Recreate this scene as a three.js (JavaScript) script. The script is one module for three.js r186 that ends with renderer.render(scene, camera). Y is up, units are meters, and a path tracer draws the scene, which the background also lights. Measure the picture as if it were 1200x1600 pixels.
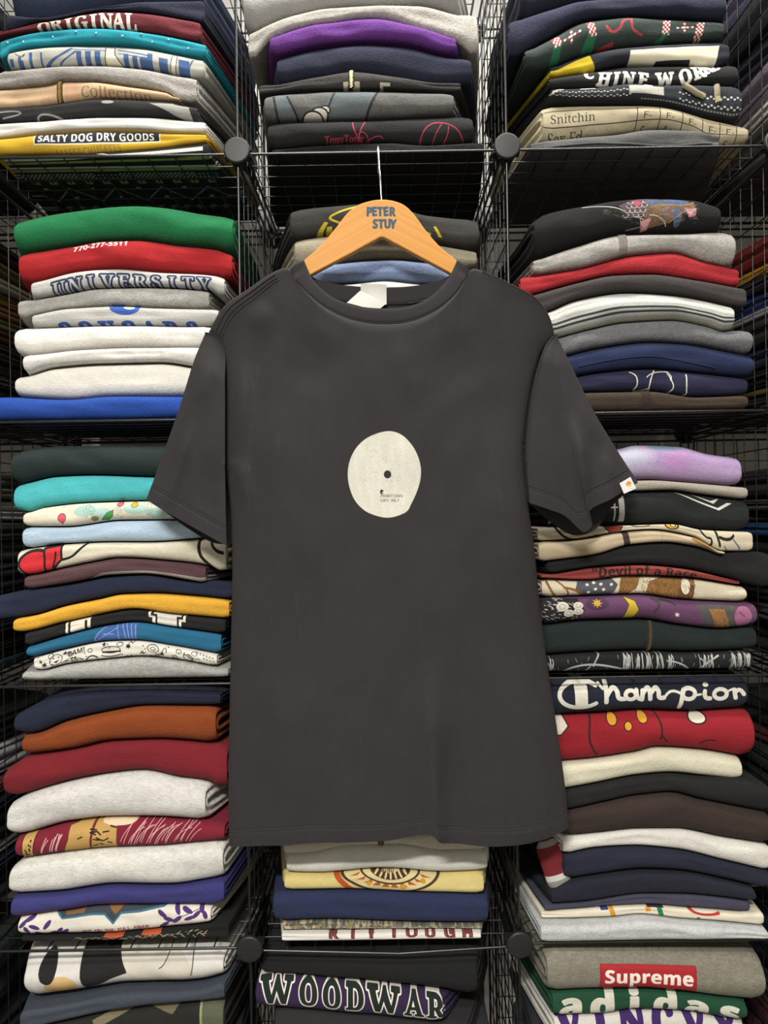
import * as THREE from 'three';
import { mergeGeometries } from 'three/addons/utils/BufferGeometryUtils.js';
import { ImprovedNoise } from 'three/addons/math/ImprovedNoise.js';
import { RoundedBoxGeometry } from 'three/addons/geometries/RoundedBoxGeometry.js';
import { RectAreaLightUniformsLib } from 'three/addons/lights/RectAreaLightUniformsLib.js';

// ------------------------------------------------------------ camera, light, exposure
const scene = new THREE.Scene();
scene.background = new THREE.Color(0x000000);
const renderer = new THREE.WebGLRenderer({ antialias: true });
renderer.toneMapping = THREE.LinearToneMapping;
renderer.toneMappingExposure = 1.08;
renderer.shadowMap.enabled = true;
RectAreaLightUniformsLib.init();

const FOV = 65, F = 800 / Math.tan(FOV * Math.PI / 360), PPM = 1140, DIST = F / PPM, ROLL = 0.0157;
const camera = new THREE.PerspectiveCamera(FOV, 0.75, 0.02, 30);
camera.position.set(0, 0, DIST);
camera.rotation.set(0, 0, -ROLL);        // hand-held, very slightly rolled

const CEIL = 1.17, FLOOR = -1.33;
// ceiling lamps of the aisle: [x, z, width, depth, intensity]
const LAMPS = [[-0.3, 2.15, 0.5, 0.14, 430], [-0.05, 1.4, 1.1, 0.12, 46], [0.15, 0.15, 1.2, 0.12, 34]];
const LAMP_COLOR = new THREE.Color(1.0, 0.975, 0.925);

// ------------------------------------------------------------ helpers
const noise3 = new ImprovedNoise();
const nz = (x, y, z = 0) => noise3.noise(x + 31.7, y + 17.3, z + 5.1);
function rng(seed) { let s = seed >>> 0; return () => { s = (s + 0x6d2b79f5) | 0; let t = Math.imul(s ^ (s >>> 15), 1 | s); t = (t + Math.imul(t ^ (t >>> 7), 61 | t)) ^ t; return ((t ^ (t >>> 14)) >>> 0) / 4294967296; }; }
const clamp = THREE.MathUtils.clamp, lerp = THREE.MathUtils.lerp, sstep = THREE.MathUtils.smoothstep;
// a measured spot of the photograph -> place on the upright plane at depth z
const CR = Math.cos(ROLL), SR = Math.sin(ROLL);
function at(px, py, z = 0) {
  const dx = px - 600, dy = py - 800, k = (DIST - z) / F;
  return [(dx * CR - dy * SR) * k, -(dx * SR + dy * CR) * k];
}
const used = new Map();
function numbered(name) { const n = used.get(name) || 0; used.set(name, n + 1); return n ? name + '_' + String(n).padStart(3, '0') : name; }
function lit(o) { o.castShadow = true; o.receiveShadow = true; return o; }
function part(name, geo, mat, parent, label) { const m = lit(new THREE.Mesh(geo, mat)); m.name = name; if (label) m.userData.label = label; parent.add(m); return m; }
function tag(o, label, category, group, kind) { if (label) o.userData.label = label; if (category) o.userData.category = category; if (group) o.userData.group = group; if (kind) o.userData.kind = kind; return o; }
function structure(name, geo, mat, label, category) { const m = lit(new THREE.Mesh(geo, mat)); m.name = name; scene.add(m); return tag(m, label, category, null, 'structure'); }
// monotone cubic through [x, y] points, held level past both ends
function curve1(pts) {
  const p = pts.slice().sort((a, b) => a[0] - b[0]), n = p.length, d = [], m = [];
  if (n === 1) return () => p[0][1];
  for (let i = 0; i < n - 1; i++) d.push((p[i + 1][1] - p[i][1]) / Math.max(1e-6, p[i + 1][0] - p[i][0]));
  for (let i = 0; i < n; i++) m.push(i === 0 ? d[0] : i === n - 1 ? d[n - 2] : d[i - 1] * d[i] <= 0 ? 0 : 2 * d[i - 1] * d[i] / (d[i - 1] + d[i]));
  return (x) => {
    if (x <= p[0][0]) return p[0][1];
    if (x >= p[n - 1][0]) return p[n - 1][1];
    let i = 0; while (x > p[i + 1][0]) i++;
    const h = p[i + 1][0] - p[i][0], t = (x - p[i][0]) / h, t2 = t * t, t3 = t2 * t;
    return (2 * t3 - 3 * t2 + 1) * p[i][1] + (t3 - 2 * t2 + t) * h * m[i] + (-2 * t3 + 3 * t2) * p[i + 1][1] + (t3 - t2) * h * m[i + 1];
  };
}
const pairs = (a) => { const o = []; for (let i = 0; i < a.length; i += 2) o.push([a[i], a[i + 1]]); return o; };

// ------------------------------------------------------------ textures
function canvas(w, h) { const c = document.createElement('canvas'); c.width = w; c.height = h; return c; }
function tileNoise(n, cells, seed, cellsY = cells) {
  const r = rng(seed), g = new Float32Array(cells * cellsY); for (let i = 0; i < g.length; i++) g[i] = r();
  const o = new Float32Array(n * n), s = (t) => t * t * (3 - 2 * t);
  for (let y = 0; y < n; y++) for (let x = 0; x < n; x++) {
    const fx = x / n * cells, fy = y / n * cellsY, x0 = Math.floor(fx), y0 = Math.floor(fy), tx = s(fx - x0), ty = s(fy - y0), x1 = (x0 + 1) % cells, y1 = (y0 + 1) % cellsY;
    o[y * n + x] = lerp(lerp(g[y0 * cells + x0], g[y0 * cells + x1], tx), lerp(g[y1 * cells + x0], g[y1 * cells + x1], tx), ty);
  }
  return o;
}
function greyCanvas(n, fn) { const c = canvas(n, n), x = c.getContext('2d'), d = x.createImageData(n, n); for (let i = 0; i < n * n; i++) { const v = clamp(fn(i), 0, 255); d.data[i * 4] = d.data[i * 4 + 1] = d.data[i * 4 + 2] = v; d.data[i * 4 + 3] = 255; } x.putImageData(d, 0, 0); return c; }
function asTex(c, srgb, size) { const t = new THREE.CanvasTexture(c); t.wrapS = t.wrapT = THREE.RepeatWrapping; if (srgb) t.colorSpace = THREE.SRGBColorSpace; if (size) t.repeat.set(1 / size, 1 / size); return t; }
const N = 512, nA = tileNoise(N, 256, 1), nB = tileNoise(N, 90, 2), nC = tileNoise(N, 24, 3), nD = tileNoise(N, 7, 4), nE = tileNoise(N, 110, 5, 230), nF = tileNoise(N, 44, 6, 120);
const toneC = greyCanvas(N, (i) => 229 + 16 * nA[i] + 6 * nC[i] + 6 * nD[i]);
const heatherC = greyCanvas(N, (i) => 182 + 34 * nE[i] + 24 * nF[i] + 10 * nC[i] + 16 * nA[i]);
const ashC = greyCanvas(N, (i) => 222 + 18 * nF[i] + 12 * nC[i] - (nE[i] > 0.78 ? 42 * (nE[i] - 0.78) / 0.22 : 0) + 8 * nA[i]);
const fuzzC = greyCanvas(N, (i) => 255 * (0.45 * nA[i] + 0.35 * nB[i] + 0.2 * nC[i]));
const jerseyC = greyCanvas(N, (i) => { const x = i % N; return 120 + 60 * Math.cos(x / N * Math.PI * 2 * 128) + 75 * nA[i]; });
const TONE = { tone: asTex(toneC, true, 0.2), heather: asTex(heatherC, true, 0.2), ash: asTex(ashC, true, 0.2) };
const BUMP = { fleece: asTex(fuzzC, false, 0.12), jersey: asTex(jerseyC, false, 0.14) };
const TONE_C = { tone: toneC, heather: heatherC, ash: ashC };

const matCache = new Map();
function cloth(color, tone = 'tone', fab = 'fleece') {
  const k = color + tone + fab; if (matCache.has(k)) return matCache.get(k);
  const m = new THREE.MeshStandardMaterial({ color, roughness: 0.96, map: TONE[tone], bumpMap: BUMP[fab], bumpScale: fab === 'fleece' ? 0.0011 : 0.0005 });
  matCache.set(k, m); return m;
}
const plain = (color, roughness = 0.8, metalness = 0) => { const k = color + ':' + roughness + ':' + metalness; if (!matCache.has(k)) matCache.set(k, new THREE.MeshStandardMaterial({ color, roughness, metalness })); return matCache.get(k); };

// drawing helpers for flat prints
function tx(c, s, x, y, size, o = {}) {
  c.save(); c.translate(x, y); c.rotate(o.r || 0); c.scale(o.sx || 1, o.sy || 1);
  c.font = `${o.w || 'bold'} ${size}px ${o.f || 'sans-serif'}`; c.textAlign = o.a || 'left'; c.lineJoin = 'round';
  if (o.st) { c.lineWidth = o.lw || 2; c.strokeStyle = o.st; c.strokeText(s, 0, 0); }
  if (o.c) { c.fillStyle = o.c; c.fillText(s, 0, 0); }
  if (o.in) { c.lineWidth = o.ilw || 1; c.strokeStyle = o.in; c.strokeText(s, 0, 0); }
  c.restore();
}
// text spread between x0 and x1 with a baseline that may bend: y(x)
function spread(c, s, x0, x1, yf, size, o = {}) { const n = s.length; for (let i = 0; i < n; i++) { const x = lerp(x0, x1, n > 1 ? i / (n - 1) : 0); tx(c, s[i], x, typeof yf === 'function' ? yf(x) : yf, size, { a: 'center', ...o }); } }
function pl(c, a, fill, st, lw = 1.5, close = true) { c.beginPath(); for (let i = 0; i < a.length; i += 2) i ? c.lineTo(a[i], a[i + 1]) : c.moveTo(a[i], a[i + 1]); if (close) c.closePath(); if (fill) { c.fillStyle = fill; c.fill(); } if (st) { c.strokeStyle = st; c.lineWidth = lw; c.lineJoin = c.lineCap = 'round'; c.stroke(); } }
function ln(c, a, st, lw = 1.5) { c.beginPath(); c.moveTo(a[0], a[1]); if (a.length === 4) c.lineTo(a[2], a[3]); else { let i = 2; for (; i < a.length - 4; i += 2) c.quadraticCurveTo(a[i], a[i + 1], (a[i] + a[i + 2]) / 2, (a[i + 1] + a[i + 3]) / 2); c.quadraticCurveTo(a[i], a[i + 1], a[i + 2], a[i + 3]); } c.strokeStyle = st; c.lineWidth = lw; c.lineJoin = c.lineCap = 'round'; c.stroke(); }
function el(c, x, y, rx, ry, fill, st, lw = 1.5, rot = 0) { c.beginPath(); c.ellipse(x, y, rx, ry, rot, 0, 7); if (fill) { c.fillStyle = fill; c.fill(); } if (st) { c.strokeStyle = st; c.lineWidth = lw; c.stroke(); } }
function rc(c, x, y, w, h, fill) { c.fillStyle = fill; c.fillRect(x, y, w, h); }
function star(c, x, y, r, fill, n = 5, k = 0.42) { const a = []; for (let i = 0; i < n * 2; i++) { const q = i % 2 ? r * k : r, t = i * Math.PI / n - Math.PI / 2; a.push(x + q * Math.cos(t), y + q * Math.sin(t)); } pl(c, a, fill); }

// ------------------------------------------------------------ folded garments
// A garment is a folded pad: a rounded front fold, a top, a bottom and a rounded back, its ends closed with the edges of its layers.
const dye = (hex) => { const c = new THREE.Color(hex), l = 0.2 * c.r + 0.7 * c.g + 0.1 * c.b, k = 0.6 + 0.4 * sstep(l, 0.0, 0.5); return '#' + c.multiplyScalar(k).getHexString(); };
let gSeed = 100;
function garment(o) {
  const rnd = rng(gSeed++ * 977), seed = rnd() * 50;
  const { xL, xR, top, bot } = o, W = xR - xL, NU = o.nu || 54, p = o.p || 2.15;
  const zf = (o.zf ?? 0) - 0.012 + (rnd() - 0.5) * 0.008, zb = -(o.deep || 0.25 + rnd() * 0.05), wr = o.wr ?? 0.0045;
  const hAvg = (() => { let s = 0; for (let i = 1; i < 8; i++) s += top(xL + W * i / 8) - bot(xL + W * i / 8); return s / 7; })();
  const r0 = clamp(hAvg * (o.soft || 0.47), 0.006, 0.05), A = hAvg * 1.25, re = clamp(hAvg * 0.42, 0.003, 0.016);
  // closed profile, counted from the middle of the back: [kind, s]
  const prof = []; const NF = o.nf || 16;
  for (let i = 0; i <= 3; i++) prof.push(['k', -i / 3]);
  for (let i = 1; i < 6; i++) prof.push(['b', i / 6]);
  for (let i = 0; i <= NF; i++) prof.push(['f', i / NF]);
  for (let i = 1; i < 6; i++) prof.push(['t', i / 6]);
  for (let i = 0; i <= 3; i++) prof.push(['k', 1 - i / 3]);
  const bull = (s) => 1 - Math.pow(1 - Math.pow(Math.abs(s), p), 1 / p);
  // one ring of the pad at x; k shrinks it towards its mid line (ends), inset pulls its corners in
  const GAP = 0.0011;
  const spreadX = (x, z) => { const wide = Math.pow(clamp((zf - 0.01 - z) / 0.2, 0, 1), 0.85); return x + wide * lerp(Math.min(0, (o.bL ?? xL) - xL), Math.max(0, (o.bR ?? xR) - xR), (x - xL) / W); };
  const ring = (x, xo, k, inset) => {
    const out = [], h0 = Math.max(0.0025, (top(x) - bot(x)) / 2), r = Math.min(r0, h0 * 1.5);
    for (const [kind, t] of prof) {
      let z, s, v;
      if (kind === 'f') { const ang = (t * 2 - 1) * Math.PI / 2; s = Math.sign(ang) * Math.pow(Math.abs(Math.sin(ang)), 0.85); z = zf - r * bull(s) - inset; v = (s + 1) / 2 * A; }
      else if (kind === 'b' || kind === 't') { s = kind === 'b' ? -1 : 1; z = lerp(zf - r - inset, zb + h0 * 0.6 + inset * 0.5, kind === 'b' ? 1 - t : t); v = kind === 'b' ? (z - zf + r) : A + (zf - r - z); }
      else { s = t; z = zb + h0 * 0.6 * (1 - Math.sqrt(Math.max(0, 1 - t * t))) + inset * 0.5; v = t < 0 ? zb - zf : A + zf - zb; }
      const xx = spreadX(x, z), yt = top(xx + xo * 0.4, z) - GAP, yb = bot(xx + xo * 0.4, z) + GAP, y = (yt + yb) / 2 + s * k * Math.max(0.002, (yt - yb) / 2);
      if (kind === 'f') z += wr * (1 - Math.abs(s) * 0.8) * (nz(x * 9 + seed, y * 14, seed) * 1.5 + 0.7 * nz(x * 26, y * 30 + x * 8, seed * 2) - 0.5);
      out.push([xx + xo, y, z, v]);
    }
    return out;
  };
  const rings = [], M = 7;
  const cap = (side) => { const a = []; for (let j = 1; j <= M; j++) { const k = Math.pow(1 - j / M, 0.75), lobes = o.lobes ?? 2, q = k * lobes, f = q - Math.floor(q), b = Math.sqrt(Math.max(0, 1 - Math.pow(2 * (k === 1 ? 1 : f) - 1, 2))); a.push(ring(side < 0 ? xL + re : xR - re, side * re * (0.55 * b + 0.55 * Math.sqrt(1 - k * k)), k, 0.016 * (1 - Math.sqrt(Math.max(0, 1 - (j / M) ** 2))))); } return a; };
  rings.push(...cap(-1).reverse());
  for (let i = 0; i <= NU; i++) { const x = lerp(xL + re, xR - re, i / NU); rings.push(ring(x, 0, 1, 0)); }
  rings.push(...cap(1));
  const nv = prof.length, pos = [], uv = [], idx = [];
  rings.forEach((R) => R.forEach(([x, y, z, v]) => { pos.push(x, y, z); uv.push(x - xL, v); }));
  for (let i = 0; i < rings.length - 1; i++) for (let j = 0; j < nv - 1; j++) { const a = i * nv + j, b = a + nv; idx.push(a, b, a + 1, b, b + 1, a + 1); }
  const g = new THREE.BufferGeometry();
  g.setAttribute('position', new THREE.Float32BufferAttribute(pos, 3)); g.setAttribute('uv', new THREE.Float32BufferAttribute(uv, 2)); g.setIndex(idx); g.computeVertexNormals();
  // colour: one dye, or a flat print drawn on it
  let mat;
  const tone = o.tone || 'tone', fab = o.fab || 'fleece';
  if (o.print) {
    const v0 = o.under ? -o.under : 0, v1 = A, wpx = W * PPM, hpx = hAvg * PPM + (o.under || 0) * PPM, K = o.res || 3;
    const cv = canvas(Math.min(1400, Math.round(wpx * K)), Math.max(32, Math.round(hpx * K))), c = cv.getContext('2d');
    c.fillStyle = dye(o.color); c.fillRect(0, 0, cv.width, cv.height);
    if (tone === 'heather') { c.globalCompositeOperation = 'multiply'; c.fillStyle = c.createPattern(heatherC, 'repeat'); c.fillRect(0, 0, cv.width, cv.height); c.globalCompositeOperation = 'source-over'; }
    c.scale(cv.width / wpx, cv.height / hpx); c.translate(-o.x0, (o.shift || 0) * hAvg * PPM);
    o.print(c, hAvg * PPM, hpx);
    c.setTransform(1, 0, 0, 1, 0, 0); c.globalCompositeOperation = 'multiply'; c.fillStyle = c.createPattern(toneC, 'repeat'); c.fillRect(0, 0, cv.width, cv.height);
    const t = new THREE.CanvasTexture(cv); t.colorSpace = THREE.SRGBColorSpace; t.wrapS = t.wrapT = THREE.ClampToEdgeWrapping; t.repeat.set(1 / W, 1 / (v1 - v0)); t.offset.set(0, -v0 / (v1 - v0));
    mat = new THREE.MeshStandardMaterial({ roughness: 0.95, map: t, bumpMap: BUMP[fab], bumpScale: fab === 'fleece' ? 0.0009 : 0.0004 });
  } else mat = cloth(dye(o.color), tone, fab);
  const front = (x, s, lift = 0) => {   // a point of the front fold, s from -1 (bottom) to 1 (top)
    const q = (xx, ss) => { const yt = top(xx), yb = bot(xx), h = (yt - yb) / 2, c = (yt + yb) / 2, r = Math.min(r0, h * 1.5), y = c + ss * h; return new THREE.Vector3(xx, y, zf - r * bull(ss) + wr * (1 - Math.abs(ss) * 0.8) * (nz(xx * 9 + seed, y * 14, seed) * 1.5 + 0.7 * nz(xx * 26, y * 30 + xx * 8, seed * 2) - 0.5)); };
    const a = q(x, s), b = q(x + 0.002, s), d = q(x, s + (s > 0 ? -0.03 : 0.03)); const n = b.sub(a).cross(d.sub(a)).normalize(); if (n.z < 0) n.negate(); return a.addScaledVector(n, lift);
  };
  const m = lit(new THREE.Mesh(g, mat)); m.name = numbered(o.name); scene.add(m); tag(m, o.label, o.cat, o.group);
  if (o.parts) o.parts(m, front, (px, py) => at(px, py, -0.012)[0]);
  return m;
}
// strips laid on a garment's front
function stripGeo(front, x0, x1, s0, s1, nx, ns, lift) {
  const pos = [], uv = [], idx = [];
  for (let i = 0; i <= nx; i++) for (let j = 0; j <= ns; j++) { const e = (i === 0 || i === nx || j === 0 || j === ns) ? 0.1 : 1, v = front(lerp(x0, x1, i / nx), lerp(s0, s1, j / ns), lift * e); pos.push(v.x, v.y, v.z); uv.push(i / nx, j / ns); }
  for (let i = 0; i < nx; i++) for (let j = 0; j < ns; j++) { const a = i * (ns + 1) + j, b = a + ns + 1; idx.push(a, b, a + 1, b, b + 1, a + 1); }
  const g = new THREE.BufferGeometry(); g.setAttribute('position', new THREE.Float32BufferAttribute(pos, 3)); g.setAttribute('uv', new THREE.Float32BufferAttribute(uv, 2)); g.setIndex(idx); g.computeVertexNormals(); return g;
}
function zipOn(m, front, x, tape, metal, lean = 0) {
  const t = part('zip_tape', stripGeo((xx, s, l) => front(xx + s * lean, s, l), x - 0.0042, x + 0.0042, -0.9, 0.9, 4, 14, 0.001), cloth(tape, 'tone', 'jersey'), m);
  const gs = []; for (let i = 0; i < 26; i++) { const s = lerp(-0.86, 0.86, i / 25), v = front(x + s * lean, s, 0.0013), b = new THREE.BoxGeometry(0.003, 0.0009, 0.001); b.translate(v.x + (i % 2 ? 0.0008 : -0.0008), v.y, v.z); gs.push(b); }
  part('zip_teeth', mergeGeometries(gs), plain(metal, 0.35, 0.9), t, 'metal zip teeth');
}
function seamOn(m, front, x, color, w = 0.006) { part('seam', stripGeo(front, x - w, x + w, -0.97, 0.97, 6, 14, 0.0013), cloth(color), m); }
// a stack: each item names where it ends at left and right and the curve of its lower edge (measured spots); its top is the lower edge of the item above
function stack(first, items, common = {}) {
  let prev = curve1(pairs(first).map(([x, y]) => at(x, y, -0.012)));
  const made = [];
  for (const it of items) {
    const B = curve1(pairs(it.B).map(([x, y]) => at(x, y, -0.012)));
    const above = prev, own = it.T && curve1(pairs(it.T).map(([x, y]) => at(x, y, -0.012)));
    const T = own ? (x, z = 0) => lerp(own(x), Math.min(own(x), above(x, z)), sstep(-z, 0.02, 0.05)) : prev;
    const my = (it.B[1] + it.B[it.B.length - 1]) / 2, xL = at(it.x[0], my, -0.012)[0], xR = at(it.x[1], my, -0.012)[0];
    const low = it.rest !== undefined ? () => it.rest : (x) => Math.max(B(x), (common.floor ?? -9) + 0.008);
    const bot = (x, z = 0) => Math.min(low(x), T(x, z) - 0.006);
    made.push(garment({ ...common, ...it, name: it.n, label: it.l, color: it.c, cat: it.cat || CATS[it.n], xL, xR, x0: it.x[0], bL: NX(common.col) + 0.012, bR: NX(common.col + 1) - 0.012, top: T, bot, }));
    prev = bot;
  }
  return made;
}
const CATS = { folded_sweatshirt: 'sweatshirt', folded_t_shirt: 't-shirt', folded_sweater: 'sweater', folded_hoodie: 'hoodie', folded_fleece_jacket: 'fleece' };

// ------------------------------------------------------------ the room
const ROOM = { x0: -2.3, x1: 2.3, z0: -0.47, z1: 3.1 };
const wallC = greyCanvas(256, (() => { const a = tileNoise(256, 64, 21), b = tileNoise(256, 9, 22); return (i) => 236 + 10 * a[i] + 8 * b[i]; })());
const wallTex = asTex(wallC, true); wallTex.repeat.set(2, 2);
const wallMat = new THREE.MeshStandardMaterial({ color: 0xf0eee8, roughness: 0.9, map: wallTex });
const ceilMat = new THREE.MeshStandardMaterial({ color: 0xf2f0ea, roughness: 0.95, map: wallTex });
const sideMat = new THREE.MeshStandardMaterial({ color: 0xa5a29b, roughness: 0.9, map: wallTex });
const floorMat = new THREE.MeshStandardMaterial({ color: 0x5a5751, roughness: 0.6, map: wallTex });
function slab(x0, x1, y0, y1, z0, z1) { const g = new THREE.BoxGeometry(x1 - x0, y1 - y0, z1 - z0); g.translate((x0 + x1) / 2, (y0 + y1) / 2, (z0 + z1) / 2); return g; }
structure('floor', slab(ROOM.x0 - 0.1, ROOM.x1 + 0.1, FLOOR - 0.1, FLOOR, ROOM.z0 - 0.1, ROOM.z1 + 0.1), floorMat, 'grey floor of the store room', 'floor');
structure('ceiling', slab(ROOM.x0 - 0.1, ROOM.x1 + 0.1, CEIL, CEIL + 0.1, ROOM.z0 - 0.1, ROOM.z1 + 0.1), ceilMat, 'white ceiling of the store room', 'ceiling');
structure('wall_back', slab(ROOM.x0 - 0.1, ROOM.x1 + 0.1, FLOOR, CEIL, ROOM.z0 - 0.1, ROOM.z0), wallMat, 'white wall seen through the wire grid behind the stacks', 'wall');
structure('wall_front', slab(ROOM.x0 - 0.1, ROOM.x1 + 0.1, FLOOR, CEIL, ROOM.z1, ROOM.z1 + 0.1), sideMat, 'grey wall across the aisle', 'wall');
structure('wall_left', slab(ROOM.x0 - 0.1, ROOM.x0, FLOOR, CEIL, ROOM.z0, ROOM.z1), sideMat, 'grey wall at the left end of the aisle', 'wall');
structure('wall_right', slab(ROOM.x1, ROOM.x1 + 0.1, FLOOR, CEIL, ROOM.z0, ROOM.z1), sideMat, 'grey wall at the right end of the aisle', 'wall');

// ceiling lamps: white tray, glowing diffuser, and the light it gives
LAMPS.forEach(([x, z, w, d, power]) => {
  const lamp = new THREE.Group(); lamp.name = numbered('ceiling_lamp'); lamp.position.set(x, CEIL, z); scene.add(lamp);
  tag(lamp, w < 0.6 ? 'short bright ceiling lamp far across the aisle' : z > 1 ? 'long strip ceiling lamp over the middle of the aisle' : 'long strip ceiling lamp right above the rack', 'lamp');
  const tray = new RoundedBoxGeometry(w + 0.03, 0.03, d + 0.03, 2, 0.006); tray.translate(0, -0.0155, 0);
  part('housing', tray, plain(0xf0f0ec, 0.5), lamp);
  const dif = new THREE.BoxGeometry(w, 0.004, d); dif.translate(0, -0.0325, 0);
  part('diffuser', dif, new THREE.MeshStandardMaterial({ color: 0xffffff, emissive: LAMP_COLOR, emissiveIntensity: 1.5, roughness: 0.6 }), lamp);
  const light = new THREE.RectAreaLight(LAMP_COLOR, power, w, d); light.name = 'lamp_light'; light.position.set(0, -0.04, 0); light.rotation.x = -Math.PI / 2; lamp.add(light);
});

// ------------------------------------------------------------ wire grid rack
const PX = 0.368, PY = 0.3624, NX = (i) => -0.0085 + (i - 2.5) * PX, NY = (j) => 0.4932 - j * PY;   // NX(0..5) uprights, NY(-1) top ... NY(5) lowest shelf
const RD = 0.352;
{
  const rack = new THREE.Group(); rack.name = 'wire_cube_rack'; rack.position.set(0, FLOOR, 0); scene.add(rack);
  tag(rack, 'black wire grid cube rack holding the stacks of folded clothes', 'rack');
  const steel = new THREE.MeshPhysicalMaterial({ color: 0x0b0b0b, roughness: 0.33, clearcoat: 0.5, clearcoatRoughness: 0.3 });
  const plastic = new THREE.MeshPhysicalMaterial({ color: 0x1b1b1a, roughness: 0.5, specularIntensity: 1 });
  const rod = (a, b, r, seg = 6) => { const A = new THREE.Vector3(...a), B = new THREE.Vector3(...b), d = B.clone().sub(A), g = new THREE.CylinderGeometry(r, r, d.length(), seg, 1, false); g.applyQuaternion(new THREE.Quaternion().setFromUnitVectors(new THREE.Vector3(0, 1, 0), d.normalize())); g.translate((A.x + B.x) / 2, (A.y + B.y) / 2, (A.z + B.z) / 2); return g; };
  const gridGeo = (w, h) => {   // in the local x-y plane, centred
    const e = 0.012, a = w / 2 - e, b = h / 2 - e, fr = [rod([-a, -b, 0], [a, -b, 0], 0.002, 8), rod([-a, b, 0], [a, b, 0], 0.002, 8), rod([-a, -b, 0], [-a, b, 0], 0.002, 8), rod([a, -b, 0], [a, b, 0], 0.002, 8)], wi = [];
    const n = 9; for (let i = 1; i < n; i++) { const x = lerp(-a, a, i / n), y = lerp(-b, b, i / n); wi.push(rod([x, -b, 0.0009], [x, b, 0.0009], 0.00095), rod([-a, y, -0.0009], [a, y, -0.0009], 0.00095)); }
    return [mergeGeometries(fr), mergeGeometries(wi)];
  };
  const sagG = (() => { const [fr, wi] = gridGeo(PX, RD), a = PX / 2 - 0.012, z = -RD / 2 + 0.012; return [mergeGeometries([rod([-a, z, 0], [0.02, z, -0.0075], 0.002, 8), rod([0.02, z, -0.0075], [a, z, 0], 0.002, 8), rod([-a, -z, 0], [a, -z, 0], 0.002, 8), rod([-a, z, 0], [-a, -z, 0], 0.002, 8), rod([a, z, 0], [a, -z, 0], 0.002, 8)]), wi]; })();   // front rod bent down in the middle
  const shelfG = gridGeo(PX, RD), sideG = gridGeo(RD, PY), backG = gridGeo(PX, PY);
  const panel = (name, [fr, wi], x, y, z, rx, ry) => { const g = new THREE.Group(); g.name = name; g.position.set(x, y - FLOOR, z); g.rotation.set(rx, ry, 0); rack.add(g); part('frame_rods', fr, steel, g); part('wire_mesh', wi, steel, g); };
  for (let j = -1; j <= 5; j++) for (let i = 0; i < 5; i++) {
    panel('shelf_panel', i === 2 && j === 3 ? sagG : shelfG, NX(i) + PX / 2, NY(j) - (i === 2 && j === 3 ? 0.004 : 0), -RD / 2 + 0.012, -Math.PI / 2, 0);
    if (j >= 0) panel('back_panel', backG, NX(i) + PX / 2, NY(j) + PY / 2, -RD + 0.018, 0, 0);
  }
  for (let j = 0; j <= 5; j++) for (let i = 0; i < 6; i++) panel('side_panel', sideG, NX(i), NY(j) + PY / 2, -RD / 2 + 0.012, 0, Math.PI / 2);
  // plastic connectors: a round face with slotted jaws behind it
  const pts = [[0, 0.011], [0.0155, 0.011], [0.0175, 0.0098], [0.0182, 0.0078], [0.0182, 0.0048], [0.0168, 0.0036], [0.011, 0.003], [0.0105, -0.012], [0, -0.012]].map(([x, y]) => new THREE.Vector2(x, y));
  const lathe = new THREE.LatheGeometry(pts, 32); lathe.rotateX(Math.PI / 2);
  const jaws = []; for (const [dx, dy] of [[1, 0], [-1, 0], [0, 1], [0, -1]]) for (const s of [-1, 1]) { const b = new THREE.BoxGeometry(dx ? 0.012 : 0.003, dx ? 0.003 : 0.012, 0.016); b.translate(dx * 0.0125 + (dx ? 0 : s * 0.0046), dy * 0.0125 + (dy ? 0 : s * 0.0046), -0.006); jaws.push(b); }
  const conn = mergeGeometries([lathe.toNonIndexed(), ...jaws.map((b) => b.toNonIndexed())]);
  for (let j = -1; j <= 5; j++) for (let i = 0; i < 6; i++) for (const back of [0, 1]) { const c = part('connector', conn, plastic, rack); c.position.set(NX(i), NY(j) - FLOOR + 0.002, back ? -RD + 0.012 : 0.0); if (back) c.rotation.y = Math.PI; }
}
const shelfY = (j) => NY(j) + 0.0042;

// ------------------------------------------------------------ the stacks (x: where an item ends at left and right, B: its lower edge)
const SW = 'folded_sweatshirt', TS = 'folded_t_shirt', KN = 'folded_sweater', HD = 'folded_hoodie', FL = 'folded_fleece_jacket';
const CREAM = '#e9e2cf', INK = '#191817';

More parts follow.
